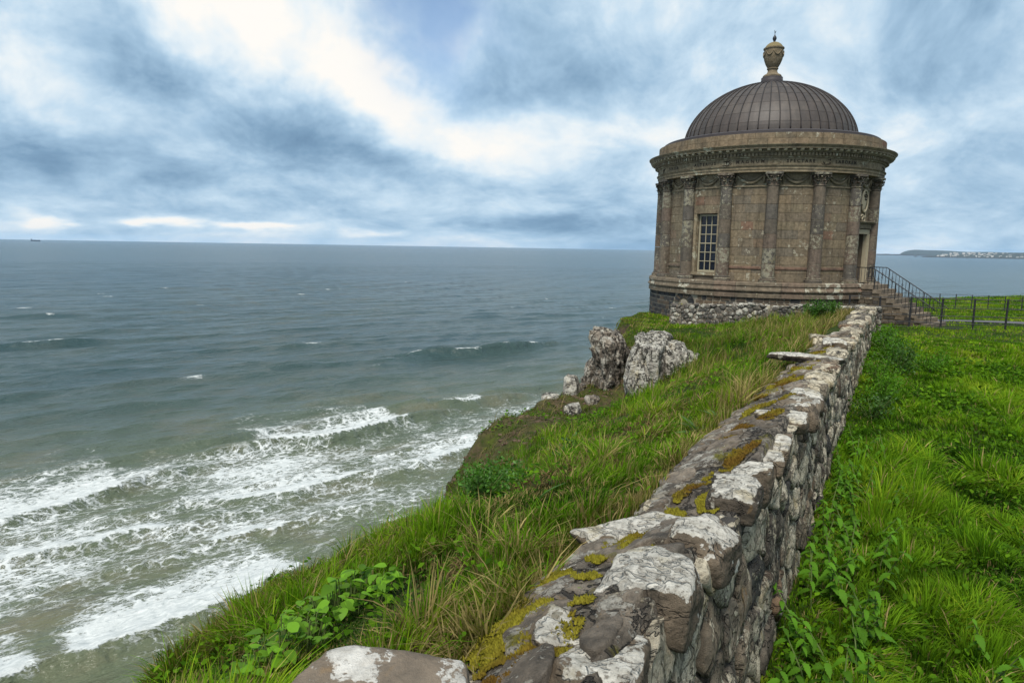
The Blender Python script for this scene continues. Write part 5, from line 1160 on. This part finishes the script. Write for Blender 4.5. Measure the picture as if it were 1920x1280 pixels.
# ------------------------------------------------------------------ grass
def project(p):
    f = np.array(fwd); r = np.array(rx); u = np.array(ux); z = p @ f
    return 960 + 1280 * (p @ r) / np.maximum(z, .05), 640 - 1280 * (p @ u) / np.maximum(z, .05), z
def polar(n, r0, r1, a0, a1, power=0.0):
    """radial sampling so that the number per square metre falls off with distance"""
    q = rng.random(n); k = power + 1; r = (r0 ** k + (r1 ** k - r0 ** k) * q) ** (1 / k); a = np.radians(rng.uniform(a0, a1, n)); return r * np.sin(a), r * np.cos(a)
def blades(name, base, h, w, lean, ldir, col, label, seg=2):
    n = len(h); az = rng.uniform(0, 6.283, n); side = np.c_[np.cos(az), np.sin(az), np.zeros(n)] * (w / 2)[:, None]
    def pt(q): return base + np.c_[ldir * (h * lean * q ** 1.8)[:, None], h * (q - .45 * lean * q * q)]
    if seg == 2:
        p1, p2 = pt(.5), pt(1.0); V = np.stack([base - side, base + side, p1 - side * .85, p1 + side * .85, p2], 1); k = 5
        lp = np.array([0, 1, 3, 2, 2, 3, 4]); sz = np.tile([4, 3], n); tint = np.array([.55, .55, .95, .95, 1.2])
    elif seg == 3:
        p1, p2, p3 = pt(.38), pt(.72), pt(1.0); V = np.stack([base - side, base + side, p1 - side, p1 + side, p2 - side * .7, p2 + side * .7, p3], 1); k = 7
        lp = np.array([0, 1, 3, 2, 2, 3, 5, 4, 4, 5, 6]); sz = np.tile([4, 4, 3], n); tint = np.array([.6, .6, .9, .9, 1.1, 1.1, 1.25])
    else:
        p2 = pt(1.0); V = np.stack([base - side, base + side, p2], 1); k = 3; lp = np.array([0, 1, 2]); sz = np.full(n, 3); tint = np.array([.75, .75, 1.1])
    tint = 1 + (tint - 1) * .35          # blade colour a little darker at the root, paler at the tip
    L = (np.arange(n)[:, None] * k + lp[None]).ravel(); C = (col[:, None, :] * tint[None, :, None]).reshape(-1, 3)
    o = ob(name, fast(name, V.reshape(-1, 3), L, sz, False, C), M['grass']); return tag(o, label, kind='stuff')
def tussock(x, y, cell, seed):
    """offset from the nearest of a jittered lattice of tuft centres, and that tuft's own random number"""
    ix = np.floor(x / cell); iy = np.floor(y / cell); best = np.full(len(x), 9e9); ox = np.zeros(len(x)); oy = np.zeros(len(x)); idn = np.zeros(len(x))
    for a in (-1, 0, 1):
        for b in (-1, 0, 1):
            kx = (ix + a).astype(np.int64); ky = (iy + b).astype(np.int64); k0 = np.full_like(kx, seed)
            cx = (kx + .5 + .48 * _h(kx, ky, k0)) * cell; cy = (ky + .5 + .48 * _h(kx, ky, k0 + 1)) * cell; d = (x - cx) ** 2 + (y - cy) ** 2; m = d < best
            best = np.where(m, d, best); ox = np.where(m, x - cx, ox); oy = np.where(m, y - cy, oy); idn = np.where(m, _h(kx, ky, k0 + 2), idn)
    return ox, oy, np.sqrt(best) / cell, idn
def pick(f, cols):
    """blend a palette by f in 0..1"""
    c = np.array(cols); x = np.clip(f, 0, 1) * (len(c) - 1); i = np.minimum(x.astype(int), len(c) - 2); q = (x - i)[:, None]; return c[i] * (1 - q) + c[i + 1] * q
G_DARK, G_MID, G_LUSH, G_YEL, STRAW, BROWN = (.022, .062, .003), (.058, .138, .005), (.104, .205, .007), (.190, .262, .014), (.330, .255, .105), (.120, .075, .040)

# lawn side
def lawn(n, r0, r1, a0, a1, seg, hb, wb, label, power=0.0):
    x, y = polar(n, r0, r1, a0, a1, power); s, t = ST(x, y)
    k = (t < .56) & ~((s > 26) & (np.hypot(x - TC.x, y - TC.y) < 4.95)) & (s < 80)
    for q0, q1 in zip(pc[:-1], pc[1:]):
        dq = q1 - q0; u_ = np.clip(((x - q0[0]) * dq[0] + (y - q0[1]) * dq[1]) / (dq @ dq), 0, 1); k &= np.hypot(x - q0[0] - u_ * dq[0], y - q0[1] - u_ * dq[1]) > .78
    dv = np.array([math.cos(TROT + DOOR), math.sin(TROT + DOOR)]); al = (x - TC.x) * dv[0] + (y - TC.y) * dv[1]; ac = np.abs(-(x - TC.x) * dv[1] + (y - TC.y) * dv[0]); k &= ~((al > 4.4) & (al < 8.2) & (ac < .95))
    x, y, s, t = x[k], y[k], s[k], t[k]; z = terrain(s, t); P = np.c_[x, y, z]; u, v, d = project(P); k = (u > -60) & (u < 3300) & (v < 2200) & (d > .3); P = P[k]; s = s[k]; t = t[k]; n = len(P)
    r = np.hypot(P[:, 0], P[:, 1]); tus = fbm(np.c_[P[:, :2] * 1.15, np.zeros(n)], 3); pat = fbm(np.c_[P[:, :2] * .45, np.zeros(n) + 6], 3); fine_ = vnoise(np.c_[P[:, :2] * 4.5, np.zeros(n) + 3])
    wallside = sst(t, -.7, .35) * sst(r, 60, 20)
    h = hb * (.75 + 1.0 * sst(tus, -.25, .45)) * rng.uniform(.55, 1.25, n) * (1 + .5 * wallside * (1 - sst(t, .1, .4))) * (1 - .45 * sst(t, .15, .45))
    h = h * np.where(r > 24, .55, 1) 
    f = .40 + .75 * tus + .50 * pat + .25 * fine_ + rng.normal(0, .16, n) + .20 * sst(r, 9, 26)
    col = pick(f, [G_DARK, G_MID, G_LUSH, G_LUSH, G_YEL]); dry = rng.random(n) < .05 + .09 * sst(pat, .1, .5); col[dry] = np.array(STRAW) * rng.uniform(.6, 1.0, (dry.sum(), 1))
    col *= rng.uniform(.75, 1.2, (n, 1)); nb2 = sst(s, 3, 3.5) * (1 - sst(s, 8.5, 10)) * sst(t, -.1, .15); h *= 1 - .35 * nb2
    ox, oy, od, oid = tussock(P[:, 0], P[:, 1], .34, 5); la = np.arctan2(oy, ox) + rng.normal(0, .7, n); wv = fbm(np.c_[P[:, :2] * .7, np.zeros(n) + 12], 2) * 4
    ld = np.c_[np.cos(la) + .75 * np.cos(wv), np.sin(la) + .75 * np.sin(wv)]; ld /= np.maximum(.3, np.linalg.norm(ld, axis=1))[:, None]
    h *= (1.25 - .75 * np.clip(od, 0, .8)) * (.9 + .30 * oid); col *= (.98 + .14 * sst(r, 6, 15) + .22 * oid - .25 * sst(od, .3, .65))[:, None]  # tuft rims darkened: shade of the gaps put into the blade colour
    lean = np.clip(.55 + .5 * fine_ + rng.normal(0, .22, n), .1, 1.25); w = wb * np.maximum(1, r / 6) * rng.uniform(.7, 1.3, n)
    return blades('lawn_grass', P, h, w, lean, ld, col, label, seg)
lawn(160000, 2.6, 11, 6, 58, 3, .165, .0090, 'lush long green grass on the lawn beside the wall', .1)
lawn(155000, 10.5, 26, 14, 54, 2, .15, .0070, 'green meadow grass between the wall and the iron fence')
lawn(140000, 25, 74, 22, 52, 1, .17, .0062, 'mown pale green grass beyond the fence')

# low broad-leaved herbs woven through the turf
def herbs(n, r0, r1, a0, a1, ok, size, cols, label, hgt):
    x, y = polar(n, r0, r1, a0, a1); s, t = ST(x, y); k = ok(s, t) & (fbm(np.c_[x * .8, y * .8, x * 0 + 61], 3) + rng.normal(0, .12, n) > -.02); x, y, s, t = x[k], y[k], s[k], t[k]
    P = np.c_[x, y, terrain(s, t)]; u, v, d = project(P); k = (u > -60) & (u < 1985) & (v < 1400) & (d > .3); P = P[k]; n = len(P); P[:, 2] += rng.uniform(.02, hgt, n); r = np.hypot(P[:, 0], P[:, 1])
    a = rng.uniform(0, 6.283, n); pit = rng.uniform(-.2, .9, n); l = size * rng.uniform(.5, 1.3, n) * np.maximum(1, r / 9); d1 = np.c_[np.cos(a) * np.cos(pit), np.sin(a) * np.cos(pit), np.sin(pit)] * l[:, None]; sd = np.c_[-np.sin(a), np.cos(a), rng.uniform(-.5, .5, n)] * (l * .28)[:, None]
    V = np.stack([P, P + d1 * .30 + sd * .85, P + d1 * .62 + sd, P + d1 - np.c_[0 * l, 0 * l, l * .18], P + d1 * .62 - sd, P + d1 * .30 - sd * .85], 1); c = pick(rng.random(n), cols) * rng.uniform(.7, 1.25, (n, 1))
    o = ob('meadow_herbs', fast('meadow_herbs', V.reshape(-1, 3), np.arange(n * 6), np.full(n, 6), False, np.repeat(c, 6, 0)), M['grass']); return tag(o, label, kind='stuff')
# seaward bank
def bank(n, r0, r1, a0, a1, seg, hb, wb, label):
    x, y = polar(n, r0, r1, a0, a1); s, t = ST(x, y); te = edge_t(s); over = t - te
    k = (t > 1.24) & (over < 1.8) & (s < 40) & (np.hypot(x - TC.x, y - TC.y) > 4.9)
    # keep clear of the cross wall
    pq = (s - A_[0]) * dw[0] + (t - A_[1]) * dw[1]; oq = (s - A_[0]) * pw[0] + (t - A_[1]) * pw[1]; k &= ~((np.abs(oq) < .30) & (pq > -.2) & (pq < LN + .1))
    # keep clear of the foreground capstone
    k &= ~((np.abs(s - 1.4) < .36) & (t < 1.62))
    x, y, s, t, over = x[k], y[k], s[k], t[k], over[k]; z = terrain(s, t); P = np.c_[x, y, z]
    u, v, d = project(P + np.array([0, 0, .1])); k = (u > -900) & (u < 1990) & (v < 2000) & (v > 540) & (d > .3); P = P[k]; s = s[k]; t = t[k]; over = over[k]; n = len(P)
    r = np.hypot(P[:, 0], P[:, 1]); tus = fbm(np.c_[P[:, :2] * 1.6, np.zeros(n) + 1], 3); pat = fbm(np.c_[P[:, :2] * .55, np.zeros(n) + 16], 3); fine_ = vnoise(np.c_[P[:, :2] * 5.5, np.zeros(n) + 3])
    outcrop = sst(s, 8.4, 9.6) * (1 - sst(s, 16.6, 17.4)) * sst(t - np.interp(s, [8, 10, 12, 15, 18.5], [4.6, 5.4, 5.5, 5.3, 4.6]), -.15, .5)
    top = sst(s, 18.5, 20) * sst(t - np.interp(s, [19, 22, 26], [4.2, 4.4, 4.4]), -.2, .6)
    tall = sst(s, 12, 15) * (1 - top) * (1 - outcrop) * (1 - sst(s, 24, 27))
    nearwall = (1 - sst(t, 1.3, 1.75)); edge = sst(over, -.9, .1)
    h = hb * (.45 + 1.25 * sst(tus, -.35, .45)) * rng.uniform(.5, 1.25, n) * (1 - .40 * outcrop) * (1 - .55 * top) * (1 + .75 * tall) * (1 - .15 * edge)
    f = .44 + .80 * tus + .45 * pat + .22 * fine_ + rng.normal(0, .17, n); col = pick(f, [G_DARK, G_MID, G_LUSH, G_LUSH, G_YEL])
    dead = np.zeros(n)
    for a, b, q in ((5.04, 2.44, .33), (7.4, 2.76, .6), (6.4, 2.2, .3), (8.6, 2.2, .35), (11.8, 3.0, .5), (2.32, 3.12, .34), (4.6, 3.0, .32), (2.9, 2.15, .24), (9.2, 3.4, .4), (2.2, 2.0, .2), (5.6, 2.9, .4), (10.5, 2.6, .4), (4.0, 3.6, .3)): dead = np.maximum(dead, np.exp(-((s - a) ** 2 + (t - b) ** 2) / q ** 2))
    ds = rng.random(n) < np.clip(.11 + .30 * sst(fbm(np.c_[P[:, :2] * 2.2, np.zeros(n) + 51], 3), .05, .4) + .42 * tall * sst(pat + tus, -.5, .4) + .52 * nearwall + .14 * edge + .9 * dead, 0, .92); shade = rng.uniform(.5, 1.05, (n, 1))
    col[ds] = (np.array(STRAW) * shade)[ds]; br = rng.random(n) < .60 * outcrop; col[br] = pick(rng.random(n), [BROWN, (.055, .062, .014), (.075, .098, .016)])[br]
    db = ds & (dead > .35) & (rng.random(n) < .6); col[db] = np.array(BROWN) * shade[db] * 1.3
    leafp = np.zeros(n)
    for a, b, q in ((2.85, 2.72, .46), (2.36, 2.72, .44), (2.5, 2.3, .4), (2.05, 2.4, .4)): leafp = np.maximum(leafp, np.exp(-(((s - a) / .8) ** 2 + (t - b) ** 2) / q ** 2))
    h *= 1 - .72 * sst(leafp, .15, .6)
    olive = (rng.random(n) < .35 * (nearwall + edge + tall * .6)); col[olive] = np.array((.13, .135, .022)) * shade[olive]
    col *= rng.uniform(.75, 1.2, (n, 1))
    h *= (1 - .55 * np.clip(dead, 0, 1))
    ox, oy, od, oid = tussock(P[:, 0], P[:, 1], .27, 9); la = np.arctan2(oy, ox) + rng.normal(0, .7, n); wv = fbm(np.c_[P[:, :2] * .9, np.zeros(n) + 22], 2) * 3 - .15
    ld = np.c_[np.cos(la) + .7 * np.cos(wv), np.sin(la) + .7 * np.sin(wv)]; ld /= np.maximum(.3, np.linalg.norm(ld, axis=1))[:, None]
    h *= (1.3 - .85 * np.clip(od, 0, .8)) * (.82 + .34 * oid); col *= (1 + .25 * oid - .25 * sst(od, .3, .65))[:, None]  # shadow between tussocks painted in by darkening their outer blades
    lean = np.clip(.50 + .45 * fine_ + rng.normal(0, .22, n) + .4 * dead, .08, 1.3); w = wb * np.maximum(1, r / 6) * rng.uniform(.65, 1.3, n) * (1 - .35 * tall)
    keep = rng.random(n) > .82 * sst(dead, .4, .9) ; keep &= rng.random(n) > .72 * outcrop * sst(fbm(np.c_[P[:, :2] * 1.3, np.zeros(n) + 44], 3), -.3, .15)
    return blades('bank_grass', P[keep], h[keep], w[keep], lean[keep], ld[keep], col[keep], label, seg)
bank(165000, 1.6, 9, -48, 30, 3, .20, .0078, 'long tangled grass on the seaward bank by the near wall')
bank(175000, 8.8, 34, -14, 29, 2, .18, .0056, 'rough grass and straw on the bank below the temple')
herbs(30000, 3.0, 20, 8, 42, lambda s, t: (t < .5), .055, [G_DARK, G_MID, G_LUSH], 'low leafy herbs in the lawn turf', .15)
herbs(22000, 2.2, 20, -34, 30, lambda s, t: (t > 1.3) & (t < edge_t(s) + .3) & (s < 18) & ~((s < 2.0) & (t < 1.7)), .050, [G_DARK, G_MID, G_LUSH], 'low leafy herbs in the bank turf', .16)
# a few tall seed heads leaning in the wind
n = 260; s = rng.uniform(2, 22, n); t = np.where(rng.random(n) < .55, rng.uniform(1.28, 1.8, n), edge_t(s) - rng.uniform(-.2, 1.2, n)); k = ~((s < 2) & (t < 1.7)); s, t = s[k], t[k]; n = len(s)
P0 = W(s, t, 0.0); P0[:, 2] = terrain(s, t); la = rng.normal(.0, .5, n)
blades('seed_stalks', P0, rng.uniform(.32, .52, n), np.full(n, .0045) * np.maximum(1, s / 7), rng.uniform(.4, 1.0, n), np.c_[np.cos(la), np.sin(la)], np.array(STRAW)[None] * rng.uniform(.7, 1.25, (n, 1)), 'straw coloured seed stalks leaning in the wind', 3)

# ------------------------------------------------------------------ leaves and plants
def leaf_mesh(name, mat, wid=.55, serr=0, fold=.18, droop=.25, n=7):
    V = []; F = []; q = np.linspace(0, 1, n)
    for i, x in enumerate(q):
        w = wid / 2 * math.sin(math.pi * min(1, x ** .72 * .98 + .02)) ** .8 if 0 < i < n - 1 else 0.012
        if serr and i % 2 == 1: w *= 1 - serr
        z = -droop * x * x + .12 * x
        V += [(x, -w, z + fold * w), (x, 0, z), (x, w, z + fold * w)]
    for i in range(n - 1):
        for j in (0, 1): F.append((i * 3 + j, i * 3 + j + 3, i * 3 + j + 4, i * 3 + j + 1))
    m = mesh(name, V, F, True); m.materials.append(mat); return m
LEAF = leaf_mesh('leaf', M['leaf'], .62, 0, .22, .30); NET = leaf_mesh('leaf', M['nettle'], .52, .28, .15, .45, 12); DOCKL = leaf_mesh('leaf', M['dock'], .30, 0, .25, .35, 8)
def set_leaf(m, parent, p, azi, pitch, roll, size):
    o = ob('leaf', m, None, parent, p); o.rotation_mode = 'ZYX' if False else 'XYZ'; o.rotation_euler = (roll, pitch, azi); o.scale = (size,) * 3; return o
def leafy_plant(s0, t0, n, spread, hgt, size, label, name='leafy_plant', m=LEAF, cat='plant', group=None, fs=(1, 1)):
    z0 = float(terrain(s0, t0)); b = W(s0, t0, z0); e = empty(name, tuple(b)); tag(e, label, cat, group); st_ = MB()
    for i in range(n):
        a = rng.uniform(0, 6.283); r = spread * math.sqrt(rng.random()); ds, dt = r * math.cos(a) * fs[0], r * math.sin(a) * fs[1]
        zg = float(terrain(s0 + ds, t0 + dt)); w_ = W(s0 + ds, t0 + dt, zg) - b; h = hgt * rng.uniform(.35, 1.0) * (1 - .45 * r / spread)
        p = Vector(w_) + Vector((0, 0, h)); az_ = rng.uniform(0, 6.283); st_.tube([Vector(w_) * .8 + Vector((0, 0, -.03)), p * .95 + Vector((0, 0, h * .0)), p], .0035, 4, False)
        set_leaf(m, e, p, az_, rng.uniform(-.25, .55), rng.uniform(-.45, .45), size * rng.uniform(.40, 1.2))
    st_.obj('stems', M['stem'], e); e.children[-1]['kind'] = 'stuff'; return e
leafy_plant(2.85, 2.72, 105, .36, .27, .095, 'broad leaved bright green plant in the grass behind the brown capstone', fs=(.75, 1))
leafy_plant(2.36, 2.72, 100, .33, .26, .095, 'lower clump of broad green leaves nearest the bottom edge of the bank', fs=(.8, 1))
def rosette(s0, t0, n, size, label, m=DOCKL, pit=(-1.0, -.2), name='dock_plant'):
    z0 = float(terrain(s0, t0)); e = empty(name, tuple(W(s0, t0, z0 + .02))); tag(e, label, 'plant')
    for i in range(n): set_leaf(m, e, (0, 0, 0), 6.283 * i / n + rng.uniform(-.3, .3), rng.uniform(*pit), rng.uniform(-.3, .3), size * rng.uniform(.7, 1.1))
    return e
rosette(3.95, 2.05, 1, .30, 'single long sword shaped dock leaf rising from the grass', pit=(-1.1, -.75))
rosette(6.25, 1.50, 13, .27, 'grey green rosette of pointed leaves against the wall')
rosette(6.95, 1.46, 9, .24, 'smaller grey green rosette farther along the wall')
def bush(s0, t0, rad, hgt, nlf, lsz, mat, label, name='shrub', cat='shrub', group=None, zoff=0.0):
    z0 = float(terrain(s0, t0)) + zoff; e = empty(name, tuple(W(s0, t0, z0))); tag(e, label, cat, group); st_ = MB(); tips = []
    for i in range(14):
        a = rng.uniform(0, 6.283); q = rng.uniform(.2, 1); tip = Vector((rad * q * math.cos(a), rad * q * math.sin(a), hgt * (1.05 - .5 * q * q) * rng.uniform(.75, 1.05)))
        st_.tube([Vector((0, 0, -.05)), tip * .5 + Vector((0, 0, .06 * hgt)), tip], [.010, .007, .003], 4, False); tips.append(tip)
    st_.obj('stems', M['stem'], e); V = []; L = []
    for i in range(nlf):
        tip = tips[rng.integers(0, 14)]; q = rng.uniform(.35, 1.05); p = tip * q + Vector(rng.normal(0, rad * .13, 3)); p.z = max(p.z, .0)
        d = Vector(rng.normal(size=3)); d.z = abs(d.z) * .8 + .1; d.normalize(); sd = d.orthogonal().normalized(); ang = rng.uniform(0, 6.28); sd = sd * math.cos(ang) + d.cross(sd) * math.sin(ang); l = lsz * rng.uniform(.6, 1.3)
        k = len(V); V += [p, p + d * l * .5 + sd * l * .26, p + d * l, p + d * l * .5 - sd * l * .26]; L.append((k, k + 1, k + 2, k + 3))
    fo = ob('foliage', mesh('foliage', V, L), mat, e); fo['kind'] = 'stuff'; return e
bush(5.5, 3.2, .40, .27, 1500, .042, M['shrubleaf'], 'bright green shrub on the edge of the bank above the surf')
bush(4.75, 2.95, .34, .34, 1200, .038, M['shrubleaf'], 'low green shrub between the dead grass and the sea edge')
bush(6.6, 2.9, .30, .22, 700, .040, M['bushleaf'], 'dark weedy clump in the middle of the bank')
bush(23.6, 2.15, .55, .62, 1300, .07, M['bushleaf'], 'dark green shrub growing against the cross wall')
bush(24.6, 1.7, .35, .5, 500, .06, M['shrubleaf'], 'small pale green shrub in the corner of the two walls')
WEED = ['nearest and smallest leafy weed clump at the lawn foot of the wall', 'second leafy weed clump along the wall foot from the camera', 'third leafy weed clump along the wall foot, level with the slanting slab',
        'largest leafy weed clump at the wall foot, standing out onto the lawn', 'leafy weed clump standing farthest out from the wall on the lawn', 'leafy weed clump just past the largest one at the wall foot',
        'third leafy weed clump from the wall corner by the steps', 'second leafy weed clump from the wall corner by the steps', 'last leafy weed clump at the wall corner below the steps']
for i, (s0, t0, r, h) in enumerate(((12.2, .18, .40, .5), (13.6, .05, .45, .55), (15.2, .15, .45, .6), (16.8, -.15, .6, .7), (17.9, -.75, .6, .55), (19.0, .0, .5, .6), (20.6, .1, .5, .55), (22.4, .15, .5, .5), (24.3, .2, .45, .45))):
    bush(s0, t0, r, h, (650, 900, 700, 1100, 800, 700, 600, 700, 500)[i], .050 + .003 * i, M['nettle'] if i % 3 else M['bushleaf'], WEED[i], 'weed_clump', 'weeds', 'weed clumps at the wall foot')
def nettle(s0, t0, hgt, label, group):
    z0 = float(terrain(s0, t0)); e = empty('nettle_plant', tuple(W(s0, t0, z0))); tag(e, label, 'nettle', group); lx, ly = rng.uniform(-.2, .2, 2)
    MB().tube([(0, 0, -.03), (lx * .4, ly * .4, hgt * .5), (lx, ly, hgt)], [.006, .005, .003], 5).obj('stem', M['stem'], e)
    for k in range(6):
        q = .30 + .68 * k / 5; a = k * 1.57 + rng.uniform(-.3, .3); p = Vector((lx * q, ly * q, hgt * q))
        for s in (0, math.pi): set_leaf(NET, e, p, a + s, rng.uniform(-.15, .55), rng.uniform(-.3, .3), (.140 - .065 * q) * rng.uniform(.6, 1.2))
for i in range(75):
    s0 = 3.2 + 6.4 * (i / 75) ** 1.35 + rng.uniform(-.1, .1); t0 = .46 - abs(rng.normal(0, .34 + .2 * (s0 < 5.5))) - .02
    nettle(s0, t0, rng.uniform(.26, .56), 'green nettle with toothed leaves at the foot of the near stone wall', 'nettles along the foot of the wall')
